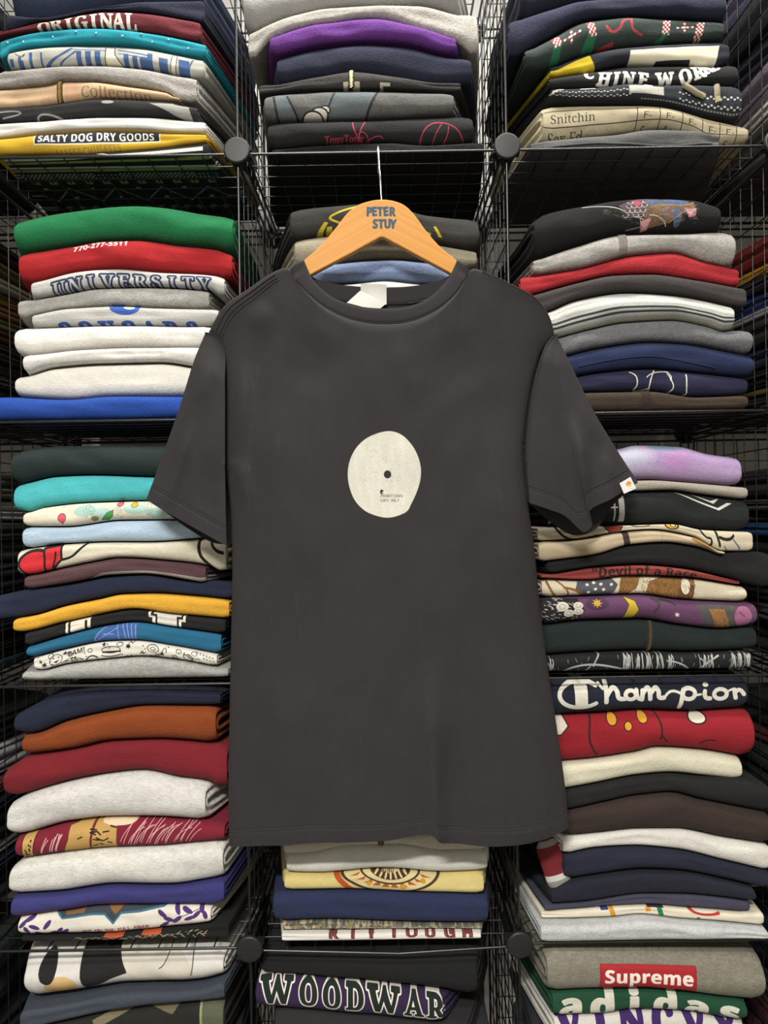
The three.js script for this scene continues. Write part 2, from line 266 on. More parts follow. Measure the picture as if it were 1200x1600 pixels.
// ---- left column, top shelf
stack([-20, -78, 330, -72], [
  { n: SW, l: 'slate blue sweatshirt on top of the stack above the navy hoodie', c: '#3a4562', x: [12, 312], B: [12, 18, 60, 24, 133, 10, 220, -2, 310, -5] },
  { n: HD, l: 'dark navy hoodie folded directly on the maroon varsity sweatshirt', c: '#232a42', x: [8, 318], B: [8, 45, 50, 33, 133, 13, 183, 13, 300, 27, 317, 32], deep: 0.3 },
  { n: SW, l: 'maroon sweatshirt with cream ORIGINAL varsity lettering', c: '#7c2531', x: [-20, 313], B: [-14, 57, 67, 43, 133, 39, 200, 43, 267, 53, 315, 62],
    print: (c, h) => spread(c, 'ORIGINAL', 68, 206, (x) => 24 - 0.02 * (x - 60) - 0.0001 * (x - 130) ** 2, 30, { f: 'serif', c: CREAM, st: CREAM, lw: 1.2, sx: 0.95 }) },
  { n: TS, l: 'turquoise t-shirt dotted with small metal studs', c: '#1f9db0', x: [-4, 322], T: [-4, 58, 67, 43, 133, 39, 200, 43, 267, 53, 322, 66], B: [-2, 100, 13, 76, 53, 68, 100, 65, 167, 65, 217, 68, 267, 77, 322, 88], fab: 'jersey',
    parts: (m, f, X) => { const gs = [[9, .3], [34, -.3], [80, 0], [118, .3], [150, 0], [191, -.2], [220, .4], [237, -.4], [262, .3], [293, -.3]].map(([x, s]) => { const v = f(X(x, 55), s, 0.0006), b = new THREE.SphereGeometry(0.0016, 8, 6); b.translate(v.x, v.y, v.z); return b; }); part('studs', mergeGeometries(gs), plain('#d8e6e8', 0.25, 0.8), m, 'tiny silver studs'); } },
  { n: TS, l: 'pale grey t-shirt with blue and cream building print under the turquoise one', c: '#b9b7ad', x: [9, 319], B: [10, 104, 100, 98, 150, 97, 217, 102, 300, 116, 318, 118], fab: 'jersey', lobes: 4,
    print: (c, h) => { const b = '#43608f'; for (const [x, w, y] of [[27, 5, 8], [44, 5, 2], [62, 3, 4], [119, 8, 4], [133, 9, 4], [148, 9, 4], [194, 8, 7], [208, 8, 9], [220, 12, 10], [232, 8, 2], [250, 14, 6], [281, 17, 2]]) rc(c, x, y + 3, w, 24, b);
      ln(c, [70, 28, 112, 2], b, 4); ln(c, [92, 26, 118, 8], b, 2.5); ln(c, [115, 4, 165, 6], b, 1.5); ln(c, [185, 4, 235, 10], b, 2); ln(c, [185, 10, 228, 15], b, 1.2); pl(c, [166, 0, 180, 0, 180, 12, 186, 22, 194, 30, 164, 30], '#e4ddc4', INK, 1.3); pl(c, [271, 0, 279, 0, 275, 30, 267, 30], '#e4ddc4', INK, 1); ln(c, [304, 2, 296, 14, 297, 30], b, 2.5); ln(c, [22, 3, 30, 14, 40, 4, 34, 12], '#333', 1.2); rc(c, 14, 14, 6, 12, b); rc(c, 30, 18, 5, 10, b); } },
  { n: SW, l: 'heather grey sweatshirt resting on the tan script t-shirt', c: '#b3aea8', tone: 'heather', x: [-20, 308], B: [-14, 134, 67, 127, 100, 121, 133, 121, 200, 130, 258, 140, 275, 151, 306, 157], lobes: 3 },
  { n: TS, l: 'tan t-shirt with faded brown script print and a zip', c: '#c9a987', x: [-20, 280], B: [-14, 166, 67, 160, 100, 156, 150, 150, 220, 152, 278, 156], fab: 'jersey',
    print: (c, h) => { tx(c, 'Collection', 125, 21, 22, { f: 'serif', w: 'normal', c: '#8d7050', r: 0.06, sx: 1.1 }); for (let i = 0; i < 5; i++) el(c, 30 + i * 13, 20 + (i % 3) * 4, 9, 5, 'rgba(120,90,60,.16)'); rc(c, 100, 0, 22, h, 'rgba(190,110,90,.20)'); },
    parts: (m, f, X) => zipOn(m, f, X(91, 140), '#55432c', '#b8954e') },
  { n: TS, l: 'charcoal t-shirt with grey swirl print lying on the white one', c: '#2e2d30', x: [-20, 309], B: [-14, 190, 67, 186, 150, 180, 230, 180, 307, 187], fab: 'jersey',
    print: (c, h) => { ln(c, [-8, 8, 16, 2, 40, 10, 4, 18], '#8f8f88', 3); ln(c, [56, 34, 56, 16, 78, 14, 100, 26], '#8f8f88', 3.5); el(c, 75, 30, 12, 6, '#77716f'); pl(c, [236, 3, 298, 0, 304, 26, 275, 20], '#9a9a92'); el(c, 170, 3, 10, 3, '#9a9a92'); } },
  { n: TS, l: 'white t-shirt between the charcoal and the yellow t-shirt', c: '#ece9e2', x: [-20, 321], B: [-14, 213, 100, 202, 150, 199, 220, 200, 260, 203, 318, 206], fab: 'jersey' },
  { n: TS, l: 'yellow t-shirt with a black SALTY DOG DRY GOODS banner', c: '#d9ae2e', x: [-20, 323], B: [-14, 245, 60, 243, 150, 236, 230, 230, 322, 220], fab: 'jersey',
    print: (c, h) => { rc(c, 54, -3, 198, 19, CREAM); rc(c, 56, -3, 194, 17, '#26282d'); tx(c, 'SALTY DOG DRY GOODS', 60, 12, 16.5, { c: '#f2efe6', sx: 0.99 }); tx(c, 'MASSACHUSETTS', 86, 33, 15, { c: '#a98d45', r: -0.06, sx: 0.86 }); rc(c, 60, 28, 20, 4, '#5c522a'); } },
  { n: KN, l: 'black nordic knit sweater with white and olive stripes at the bottom of the stack', c: '#15161a', x: [2, 326], B: [0, 259, 320, 252], rest: shelfY(0), under: 0.24, wr: 0.001,
    print: (c, h, H) => { const w = '#dcdcd2', o = '#a7a15c';
      pl(c, [-10, 12, 60, 10, 200, 4, 320, 2, 320, 7, 200, 10, 60, 16, -10, 18], w); pl(c, [-10, 22, 330, 12, 330, 20, -10, 30], o);
      pl(c, [150, 2, 160, 0, 172, 6], w); rc(c, 0, 40, 330, 5, w); rc(c, 0, 50, 330, 8, o);
      for (let x = 0; x < 330; x += 7) for (let k = 0; k < 4; k++) if ((Math.floor(x / 42) % 4) !== 3 || k % 2) rc(c, x + (k % 2) * 3.5, 66 + k * 5, 3.6, 4, '#b9bab5');
      for (let x = 8; x < 330; x += 30) { rc(c, x, 96, 5, 9, o); rc(c, x + 8, 96, 5, 9, o); rc(c, x, 103, 13, 5, o); }
      for (let x = -20; x < 340; x += 80) { for (let k = 0; k < 12; k++) { rc(c, x + k * 3.6, 122 + k * 5, 3.4, 5, '#b9bab5'); rc(c, x + 80 - k * 3.6, 122 + k * 5, 3.4, 5, '#b9bab5'); } rc(c, x + 37, 122, 8, 9, '#b9bab5'); rc(c, x + 76, 160, 8, 9, '#b9bab5'); }
      for (let x = 0; x < 330; x += 24) { rc(c, x, 205, 12, 5, '#a9aaa5'); rc(c, x, 205, 5, 18, '#a9aaa5'); } } },
], { group: 'left column, top shelf stack', col: 1, floor: shelfY(0), shift: 0.16 });

// ---- left column, second shelf
stack([14, 352, 28, 338, 105, 321, 196, 312, 245, 314, 315, 325, 376, 333], [
  { n: SW, l: 'bright green sweatshirt on top of its stack under the nordic sweater shelf', c: '#1d8a52', x: [21, 367], B: [26, 392, 105, 380, 158, 372, 210, 370, 280, 379, 336, 385, 374, 404], wr: 0.006, soft: 0.7 },
  { n: SW, l: 'red sweatshirt with a white phone number along the fold', c: '#c81f26', x: [27, 364], B: [27, 440, 48, 438, 122, 421, 175, 417, 245, 422, 336, 428, 364, 442], wr: 0.006,
    print: (c, h) => tx(c, '770-277-5511', 114, 11, 13, { c: '#f5eeee', r: -0.03, sx: 1.1 }) },
  { n: SW, l: 'light grey sweatshirt with navy outlined UNIVERSITY lettering', c: '#c4c2bd', x: [47, 352], B: [50, 464, 105, 454, 147, 447, 210, 445, 325, 451, 350, 466],
    print: (c, h) => spread(c, 'UNIVERSITY', 92, 322, (x) => 31 - 0.012 * (x - 90), 30, { f: 'serif', c: '#bdbcba', st: '#2b3455', lw: 6.5, sx: 0.95 }) },
  { n: SW, l: 'plain heather grey sweatshirt between the two lettered grey ones', c: '#bab8b2', tone: 'heather', x: [23, 327], B: [23, 498, 52, 489, 105, 479, 175, 475, 245, 478, 325, 480] },
  { n: SW, l: 'light grey sweatshirt with blue COUGARS lettering', c: '#bfbdb8', x: [48, 342], B: [48, 510, 168, 506, 315, 507, 340, 506],
    print: (c, h) => { el(c, 195, 0, 24, 13, '#3b5cae'); el(c, 202, 0, 9, 4, '#c9c7c3'); spread(c, 'COUGARS', 96, 300, 43, 28, { f: 'serif', c: '#35509c', st: '#35509c', lw: 2.5, sx: 1.15 }); } },
  { n: SW, l: 'thick white sweatshirt directly below the blue lettered grey one', c: '#f0ede5', x: [22, 332], B: [22, 553, 37, 553, 122, 545, 196, 541, 330, 541] },
  { n: TS, l: 'thin off white t-shirt between two thick white sweatshirts', c: '#e6e3dc', x: [36, 322], B: [38, 583, 80, 571, 157, 565, 245, 563, 305, 571], tone: 'ash', fab: 'jersey' },
  { n: SW, l: 'thick cream white sweatshirt resting on the royal blue one', c: '#efebe2', x: [19, 312], B: [19, 618, 105, 622, 168, 617, 280, 617, 310, 617] },
  { n: SW, l: 'royal blue sweatshirt at the bottom of the stack on the wire shelf', c: '#2456bd', x: [-20, 304], B: [0, 655, 300, 652], rest: shelfY(1) },
], { group: 'left column, second shelf stack', col: 1, floor: shelfY(1), shift: 0.07 });

// ---- left column, third shelf
stack([15, 712, 33, 700, 100, 694, 250, 694, 300, 696], [
  { n: SW, l: 'dark bottle green sweatshirt above the turquoise one', c: '#283a38', x: [15, 304], B: [22, 756, 32, 754, 83, 743, 133, 741, 233, 744, 300, 745] },
  { n: SW, l: 'turquoise sweatshirt in the stack beside the hanging sleeve', c: '#4fbfc4', x: [18, 268], B: [26, 800, 37, 800, 67, 792, 133, 785, 227, 782, 270, 782], wr: 0.005 },
  { n: TS, l: 'cream t-shirt printed with balloons and a small green dinosaur', c: '#e5dcc6', x: [35, 298], B: [37, 823, 100, 823, 187, 813, 277, 812, 300, 812], fab: 'jersey',
    print: (c, h) => { for (const [x, y, r] of [[135, 12, 18], [160, 18, 16], [215, 14, 18], [250, 20, 20]]) el(c, x, y, r, 9, 'rgba(130,195,195,.55)'); el(c, 98, 20, 6, 7, '#d9596a', INK, 0.7); pl(c, [96, 27, 100, 27, 98, 31], '#d9596a'); el(c, 190, 4, 5, 5, '#d9596a', INK, .6); el(c, 213, 6, 5, 5, '#d9b22e', INK, .6); pl(c, [160, 30, 170, 18, 180, 14, 178, 26, 170, 31], '#4c9a52', INK, .5); el(c, 150, 26, 6, 4, '#8a7a3a'); for (let i = 0; i < 26; i++) el(c, 100 + (i * 47) % 190, 3 + (i * 17) % 26, 1.6 + (i % 3), 1.6 + (i % 3), null, '#7f9a94', .6); } },
  { n: SW, l: 'pale sky blue sweatshirt under the balloon print t-shirt', c: '#b9d0e4', x: [33, 319], B: [35, 858, 100, 850, 167, 847, 233, 847, 313, 842] },
  { n: SW, l: 'cream sweatshirt with a red boot shape outlined in black', c: '#d8d0ba', x: [26, 355], B: [26, 900, 43, 899, 100, 887, 150, 877, 183, 872, 267, 877, 320, 884, 352, 898],
    print: (c, h) => { el(c, 55, 20, 26, 17, '#d22b33', INK, 4); pl(c, [70, 2, 97, 0, 97, 22, 78, 36, 70, 36], '#d22b33', INK, 3.5); ln(c, [80, 36, 88, 20, 88, 10], INK, 3); ln(c, [97, 22, 110, 22, 122, 14, 138, -2], INK, 4); ln(c, [316, -2, 312, 18, 330, 34, 350, 40], INK, 5); ln(c, [334, -2, 334, 14, 352, 14], INK, 4); } },
  { n: SW, l: 'mauve brown sweatshirt with a grey underside edge', c: '#6b4a4e', x: [37, 323], B: [40, 922, 100, 913, 133, 907, 167, 900, 217, 898, 320, 912],
    print: (c, h) => { pl(c, [40, h, 140, h, 160, h - 5, 330, h - 7, 330, h + 4, 40, h + 4], '#a39c94'); } },
  { n: HD, l: 'wide navy hoodie on top of the golden yellow sweatshirt', c: '#26304d', x: [-20, 363], T: [-14, 932, 33, 922, 100, 914, 167, 902, 217, 899, 310, 910, 330, 906, 362, 909], B: [-14, 972, 50, 962, 100, 947, 150, 937, 190, 929, 233, 928, 300, 932, 357, 938] },
  { n: SW, l: 'golden yellow sweatshirt under the wide navy hoodie', c: '#dfa734', x: [19, 359], B: [19, 990, 40, 988, 100, 973, 150, 962, 207, 953, 267, 960, 352, 968] },
  { n: TS, l: 'black t-shirt with white block letters outlined in black', c: '#1d1c1d', x: [38, 353], B: [40, 1011, 100, 993, 167, 977, 207, 972, 267, 980, 340, 990], fab: 'jersey',
    print: (c, h) => { rc(c, 103, -2, 40, 40, CREAM); rc(c, 107, -2, 3.5, 40, INK); rc(c, 134, -2, 4, 40, INK); rc(c, 128, 0, 14, 3, CREAM);
      const I = [[236, -4, 58, 30], [236, -4, 14, 14]]; pl(c, [234, -4, 293, -4, 293, 10, 286, 10, 286, 30, 240, 30, 240, 10, 234, 10], CREAM); pl(c, [238, -4, 289, -4, 289, 6, 282, 6, 282, 30, 245, 30, 245, 6, 238, 6], INK); pl(c, [242, -4, 286, -4, 286, 2, 279, 2, 279, 30, 248, 30, 248, 2, 242, 2], '#d8d4cb'); } },
  { n: TS, l: 'teal blue t-shirt with a lilac outlined leaf print', c: '#2878a0', x: [40, 346], B: [43, 1030, 100, 1015, 167, 1003, 207, 1002, 267, 1010, 338, 1023], fab: 'jersey',
    print: (c, h) => { const v = '#8f9fd6'; pl(c, [145, 32, 150, 12, 170, 0, 216, 0, 214, 32], '#3f66a6'); ln(c, [146, 34, 148, 12, 170, -2], v, 1.5); ln(c, [150, 26, 176, 10, 184, 6], v, 1.3); ln(c, [162, 14, 178, 16], v, 1.3); ln(c, [184, 0, 186, 30], v, 1.3); for (let i = 0; i < 4; i++) ln(c, [192 + i * 7, 0 + i, 198 + i * 5, 30], v, 1.4); } },
  { n: TS, l: 'white t-shirt covered in small black food and cartoon doodles', c: '#e8e4d8', x: [48, 339], B: [48, 1048, 58, 1050, 100, 1040, 167, 1032, 217, 1028, 267, 1032, 335, 1044], fab: 'jersey', res: 4,
    print: (c, h) => { const k = '#23211f', L = (a, w = 1) => ln(c, a, k, w); el(c, 172, 12, 15, 5, null, k, 1.2); rc(c, 158, 14, 30, 2.5, k); L([157, 20, 170, 25, 188, 20], 1.4); for (let i = 0; i < 8; i++) el(c, 162 + i * 3, 8 + i % 3, .6, .6, k); el(c, 84, 14, 10, 9, null, k, 1.1); el(c, 80, 11, 1.2, 1.2, k); el(c, 88, 11, 1.2, 1.2, k); pl(c, [80, 17, 90, 15, 85, 20], k); tx(c, 'BAM!', 104, 13, 11, { c: k, r: -0.1 }); star(c, 115, 16, 15, null); pl(c, [98, 20, 108, 16, 112, 26, 120, 18, 128, 22], null, k, 1); el(c, 240, 10, 9, 7, null, k, 1.2); el(c, 240, 10, 4, 3, null, k, 1); for (let i = 0; i < 12; i++) el(c, 222 + (i * 13) % 30, 18 + (i * 7) % 12, 1.2, 2, null, k, .8); tx(c, '♪', 255, 14, 14, { c: k }); L([255, 16, 256, 6, 262, 5, 261, 14], 1.2); L([290, 8, 286, 20, 300, 26, 304, 14, 296, 10], 1.4); for (let i = 0; i < 10; i++) L([288 + i * 1.5, 12 + i, 296 + i, 10 + i * 1.4], .8); for (let i = 0; i < 16; i++) el(c, 310 + (i * 11) % 28, 4 + (i * 9) % 26, 1, 1.8, null, k, .7); pl(c, [270, 24, 276, 16, 280, 24], null, k, 1); star(c, 200, 8, 5, k, 8, .5); star(c, 66, 18, 6, k, 6, .4); L([132, 24, 140, 14, 150, 22], 2); for (let i = 0; i < 30; i++) el(c, 56 + (i * 37) % 276, 3 + (i * 19) % 28, 1, 1, k); const q = rng(6); for (let i = 0; i < 26; i++) { const x = 54 + q() * 280, y = 3 + q() * 26, z = q(); z < .3 ? star(c, x, y, 3 + q() * 2.5, k, 5) : z < .6 ? el(c, x, y, 3 + q() * 3, 2 + q() * 3, null, k, 1) : L([x, y, x + 3, y - 4, x + 5, y + 2, x + 9, y - 3], 1.1); } } },
  { n: SW, l: 'heather grey sweatshirt at the bottom of the stack below the doodle t-shirt', c: '#b4b2ad', tone: 'heather', x: [35, 358], B: [36, 1071, 330, 1068], rest: shelfY(2) },
], { group: 'left column, third shelf stack', col: 1, floor: shelfY(2), shift: 0 });

// ---- left column, fourth shelf
stack([22, 1127, 35, 1110, 105, 1085, 175, 1077, 332, 1081, 345, 1085], [
  { n: SW, l: 'dark midnight navy sweatshirt on top of the orange one', c: '#1d2640', x: [21, 346], B: [24, 1146, 45, 1148, 105, 1127, 157, 1115, 227, 1104, 332, 1104, 345, 1106] },
  { n: SW, l: 'burnt orange sweatshirt above the crimson one', c: '#a34c17', x: [33, 340], B: [36, 1182, 105, 1174, 175, 1160, 245, 1158, 336, 1164], wr: 0.005 },
  { n: SW, l: 'plain crimson sweatshirt below the burnt orange one', c: '#98222f', x: [2, 356], T: [3, 1215, 18, 1196, 38, 1184, 105, 1174, 175, 1160, 245, 1158, 355, 1167], B: [10, 1252, 20, 1250, 105, 1225, 175, 1213, 217, 1209, 280, 1221, 318, 1226, 353, 1246], wr: 0.005 },
  { n: SW, l: 'ash grey sweatshirt between the crimson one and the animal print shirt', c: '#dcd9d4', tone: 'ash', x: [7, 323], T: [8, 1275, 21, 1254, 105, 1225, 175, 1213, 217, 1209, 280, 1221, 318, 1226], B: [14, 1312, 24, 1311, 105, 1291, 175, 1284, 245, 1284, 322, 1289], wr: 0.005 },
  { n: TS, l: 'crimson t-shirt with spotted tan animal print and white scribbles', c: '#9b1f38', x: [20, 352], B: [25, 1348, 105, 1337, 175, 1330, 245, 1328, 315, 1321, 350, 1318], fab: 'jersey',
    print: (c, h) => { const t = '#c39a58', w = '#dcb9b4', r = rng(9); pl(c, [33, 2, 54, 0, 48, 50, 32, 50], t, INK, 1.5); for (let i = 0; i < 12; i++) el(c, 36 + r() * 12, 6 + r() * 36, 1.5, 2, INK); pl(c, [108, 4, 146, -2, 138, 50, 94, 50, 106, 24], t, '#5a3a20', 1); pl(c, [150, -2, 184, -2, 182, 50, 140, 50], t, '#5a3a20', 1); for (let i = 0; i < 16; i++) { const x = 108 + r() * 68, y = 6 + r() * 34; ln(c, [x, y, x + 4 + r() * 6, y - 3 + r() * 8], INK, 2); } el(c, 186, 2, 28, 8, '#e8cfae'); for (let i = 0; i < 26; i++) { const x = 188 + r() * 115, y = 44 - r() * 10; ln(c, [x, y, x + 8, y - 20, x + 14 + r() * 18, y - 26 - r() * 12], w, 1); } for (let i = 0; i < 9; i++) { const x = 56 + r() * 30; ln(c, [x, 40, x + 4, 26, x + 6 + r() * 6, 12 + r() * 8], w, 1.4); } } },
  { n: SW, l: 'thick pale ash sweatshirt resting on the violet blue one', c: '#dedcd4', tone: 'ash', x: [11, 351], T: [12, 1370, 30, 1349, 105, 1337, 175, 1330, 245, 1328, 315, 1321, 346, 1317], B: [14, 1404, 87, 1400, 175, 1388, 262, 1389, 346, 1377], wr: 0.005 },
  { n: SW, l: 'violet blue sweatshirt with a thin red edge', c: '#42418a', x: [16, 352], B: [20, 1437, 28, 1435, 105, 1424, 157, 1417, 245, 1416, 332, 1417, 350, 1411],
    print: (c, h) => ln(c, [10, h - 2, 110, h - 2.5, 200, h - 2], '#8f2340', 2.5) },
  { n: TS, l: 'white t-shirt with purple leaf sprigs and a blue scalloped banner', c: '#e6e0d2', x: [27, 331], B: [30, 1471, 105, 1468, 175, 1463, 245, 1456, 326, 1446], fab: 'jersey',
    print: (c, h) => { const p = '#4b2f6e'; pl(c, [84, -2, 98, 13, 140, 12, 165, 13, 178, 26, 190, 12, 220, 10, 258, 4, 268, -2], '#39424c', '#3f6d86', 3); pl(c, [100, 2, 134, 0, 132, 9, 104, 9], '#7a5c3c'); pl(c, [164, -2, 198, -2, 182, 14], '#8a6134'); spread(c, 'PUT ON THE FULL ARMOR', 131, 232, (x) => 42 - 0.03 * (x - 130), 9, { c: '#9a3a3c', w: 'bold' });
      const lf = (x, y, a, s = 1) => el(c, x, y, 9.5 * s, 3.8 * s, p, null, 1, a); ln(c, [34, 44, 60, 34, 76, 46, 104, 40], p, 1.4); for (const [x, y, a] of [[36, 16, -1], [46, 8, -.4], [42, 30, 1.2], [54, 24, .5], [62, 40, .7], [74, 22, -1], [80, 40, -.6], [92, 36, -.9], [56, 46, .2], [100, 38, -.7]]) lf(x, y, a); ln(c, [252, 36, 280, 24, 318, 6], p, 1.4); for (const [x, y, a] of [[256, 16, .8], [266, 26, .4], [280, 8, 1.2], [296, 10, .5], [300, 24, -.4], [318, 6, 1.4], [310, 18, -.9], [258, 36, -.6], [324, 20, 1.4], [280, 26, -.8]]) lf(x, y, a); } },
  { n: SW, l: 'black sweatshirt with a thin frayed white line at the bottom of its stack', c: '#161616', x: [32, 357], B: [33, 1487, 350, 1482], rest: shelfY(3),
    print: (c, h) => { const r = rng(4); for (let i = 0; i < 70; i++) { const x = 115 + i * 3, y = 4 + r() * 6; ln(c, [x, y, x + 2 + r() * 4, y + 3 - r() * 6], i % 9 === 5 ? '#c0562c' : '#a9ab88', 1); } el(c, 178, 2, 16, 4, '#b9532b'); el(c, 238, 2, 16, 3, '#b9532b'); } },
], { group: 'left column, fourth shelf stack', col: 1, floor: shelfY(3), shift: -0.06 });

// ---- left column, fifth shelf (runs out of the frame)
stack([46, 1494, 345, 1490], [
  { n: TS, l: 'off white t-shirt with large black and cream print patches', c: '#d9d6cf', x: [34, 350], B: [34, 1582, 105, 1571, 196, 1554, 308, 1548, 350, 1535], fab: 'jersey', soft: 1.1, p: 1.8,
    print: (c, h) => { pl(c, [120, 0, 176, -2, 200, 40, 170, 52, 150, 62, 128, 66], '#1c1b1b'); pl(c, [176, 0, 270, 0, 300, 30, 306, 60, 205, 56, 196, 34], '#cfc9bb'); el(c, 92, 52, 26, 16, '#d9b37a'); el(c, 72, 28, 14, 18, '#1c1b1b'); ln(c, [265, 0, 262, 30, 250, 34], '#3a3936', 1.5); ln(c, [300, 4, 306, 30, 300, 50], '#6a6862', 2); } },
  { n: SW, l: 'slate blue grey sweatshirt lying on the camouflage one', c: '#4e5664', x: [30, 352], B: [31, 1614, 105, 1596, 175, 1581, 245, 1571, 350, 1563] },
  { n: SW, l: 'dark camouflage sweatshirt with tan patches', c: '#2c2b26', x: [40, 350], B: [40, 1656, 350, 1640],
    print: (c, h) => { pl(c, [142, 20, 200, 4, 220, 8, 170, 26, 150, 34], '#7d7258'); pl(c, [222, 8, 262, 4, 282, 12, 270, 26, 250, 18], '#6f664f'); rc(c, 314, 0, 4, h, '#9c9a6a'); rc(c, 318, 0, 34, h, '#5b5d4c'); } },
], { group: 'left column, fifth shelf stack', col: 1, floor: shelfY(4), shift: -0.1 });

// ---- middle column, top shelf
stack([376, -62, 720, -66], [
  { n: SW, l: 'light grey sweatshirt on top of the heather grey hoodie', c: '#a5a39e', x: [378, 719], B: [380, 48, 395, 41, 462, 15, 519, 4, 650, 0, 717, 14],
    print: (c, h) => { el(c, 515, h - 5, 16, 8, '#3a3a38'); el(c, 517, h - 6, 11, 5, '#c9bf9a'); } },
  { n: HD, l: 'pale heather grey hoodie above the purple sweatshirt', c: '#b3aea6', tone: 'heather', x: [386, 749], B: [388, 96, 405, 75, 421, 58, 500, 32, 582, 24, 650, 37, 710, 57, 748, 86], wr: 0.005 },
  { n: SW, l: 'plain purple sweatshirt on the navy one', c: '#76389b', x: [421, 714], B: [424, 84, 440, 81, 500, 66, 567, 60, 631, 64, 687, 77, 712, 82] },
  { n: SW, l: 'navy sweatshirt under the purple one', c: '#252b45', x: [431, 739], B: [434, 129, 500, 116, 549, 109, 612, 116, 687, 126, 736, 126] },
  { n: HD, l: 'charcoal zip hoodie with small cream marks under the navy sweatshirt', c: '#4c4a48', tone: 'heather', x: [404, 721], B: [406, 150, 414, 145, 515, 137, 590, 137, 717, 141],
    print: (c, h) => { rc(c, 538, h - 9, 26, 12, '#c9c5b0'); rc(c, 545, h - 5, 8, 8, '#45433f'); rc(c, 596, h - 9, 16, 4, '#c9c5b0'); rc(c, 596, h - 9, 5, 12, '#c9c5b0'); },
    parts: (m, f, X) => zipOn(m, f, X(549, 124), '#3a3836', '#b7ac7c') },
  { n: SW, l: 'mid grey sweatshirt with a slate band and white ringed shapes', c: '#7a7976', x: [412, 711], B: [417, 187, 474, 184, 575, 182, 650, 178, 706, 176], tone: 'heather',
    print: (c, h) => { const s = '#5d6669'; pl(c, [424, 0, 448, 0, 468, 50, 440, 50], s); pl(c, [520, 0, 588, 0, 566, 50, 490, 50], s); ln(c, [428, 0, 436, 50], '#262626', 4); ln(c, [449, 2, 470, 46], '#262626', 3.5); ln(c, [524, 0, 505, 44], '#262626', 3); ln(c, [592, 0, 570, 44], '#262626', 4); for (const [x, y, q] of [[509, 26, 8], [500, 32, 13], [489, 40, 17]]) el(c, x, y, q, q * .72, '#e2ddcf', '#222', 2.2); ln(c, [690, 50, 695, 36, 702, 46], '#2a2a2a', 3); } },
  { n: SW, l: 'black sweatshirt with a red line drawing and red lettering', c: '#1b1b1b', x: [417, 741], B: [425, 230, 500, 223, 605, 219, 669, 223, 740, 219],
    print: (c, h) => { const r = '#b03347'; tx(c, 'TonyTony.', 508, 36, 15, { f: 'serif', c: r, sx: .82 }); tx(c, 'CHOPPER', 510, 47, 10, { c: r, sx: .9 }); ln(c, [553, 0, 553, 22, 566, 34], r, 2); ln(c, [573, 0, 560, 26, 562, 40], r, 2); ln(c, [562, 24, 572, 14, 578, 34], r, 1.5); ln(c, [574, 34, 596, 22, 600, 30], r, 1.5); ln(c, [656, 48, 662, 4, 690, 6], r, 1.8); ln(c, [690, 6, 716, 8, 728, 34], r, 1.8); ln(c, [676, 42, 684, 20, 694, 8], r, 1.5); ln(c, [690, 40, 706, 28, 704, 12], r, 1.5); } },
  { n: SW, l: 'plain black sweatshirt at the bottom of the stack over the hanger', c: '#161617', x: [424, 758], B: [425, 252, 757, 247], rest: shelfY(0), deep: 0.3 },
], { group: 'middle column, top shelf stack', col: 2, floor: shelfY(0), shift: 0.16 });

// ---- middle column, second shelf (its upper part shows around the hanger)
stack([453, 331, 463, 323, 532, 316, 589, 312, 666, 331, 748, 339], [
  { n: SW, l: 'charcoal sweatshirt with yellow line print right behind the hanger', c: '#454341', x: [453, 750], B: [455, 371, 532, 362, 616, 362, 685, 377, 746, 388],
    print: (c, h) => { const y = '#c9b22c'; ln(c, [596, 0, 560, 4, 520, 16, 514, 24, 545, 34], y, 3.5); ln(c, [596, 0, 620, 6, 655, 22, 645, 26, 600, 8], y, 2); ln(c, [606, 4, 640, 22], y, 1.5); ln(c, [600, 4, 630, 20], y, 1.5); pl(c, [492, 46, 508, 26, 514, 28, 502, 46], y); pl(c, [508, 48, 512, 34, 520, 34, 520, 46], y); pl(c, [680, 20, 684, 19, 694, 36, 688, 36], y); pl(c, [664, 30, 676, 32, 676, 38], y); } },
  { n: SW, l: 'beige sweatshirt behind the wooden hanger', c: '#a39a83', x: [459, 747], B: [459, 414, 550, 404, 600, 400, 680, 406, 745, 416] },
  { n: SW, l: 'light blue sweatshirt showing through the hanger opening', c: '#8da0c8', x: [437, 737], B: [440, 446, 558, 438, 600, 434, 643, 438, 735, 446] },
  { n: SW, l: 'pale grey sweatshirt just below the light blue one behind the collar', c: '#b9bab6', x: [470, 732], B: [470, 486, 730, 484] },
], { group: 'middle column, second shelf stack', col: 2, floor: shelfY(1), shift: 0.07 });
const HID = { cat: 'sweatshirt', group: 'plain sweatshirts hidden behind the hanging t-shirt', nu: 12, nf: 8 };
function fill(i, yTop, y0, cols, o) {   // plain folded sweatshirts that carry a stack down to its shelf
  const n = cols.length, xa = NX(i) + 0.03, xb = NX(i + 1) - 0.03;
  cols.forEach(([c, word], k) => { const b = lerp(yTop, y0, (k + 1) / n), t = lerp(yTop, y0, k / n); garment({ ...o, label: word + ' ' + o.label, name: SW, color: c, xL: xa, xR: xb, top: () => t - 0.0006, bot: () => b }); });
}
fill(2, at(600, 486, -0.012)[1], shelfY(1), [['#2d2f38', 'ink blue'], ['#6d6a66', 'grey'], ['#8c2f35', 'brick red'], ['#31476f', 'denim blue']], { ...HID, label: 'sweatshirt in the second shelf behind the t-shirt chest' });
fill(2, NY(1) - 0.05, shelfY(2), [['#3a3a3d', 'charcoal'], ['#8d8b86', 'mid grey'], ['#274a3f', 'forest green'], ['#b8b4aa', 'stone'], ['#47362e', 'brown']], { ...HID, label: 'sweatshirt in the third shelf behind the t-shirt waist' });
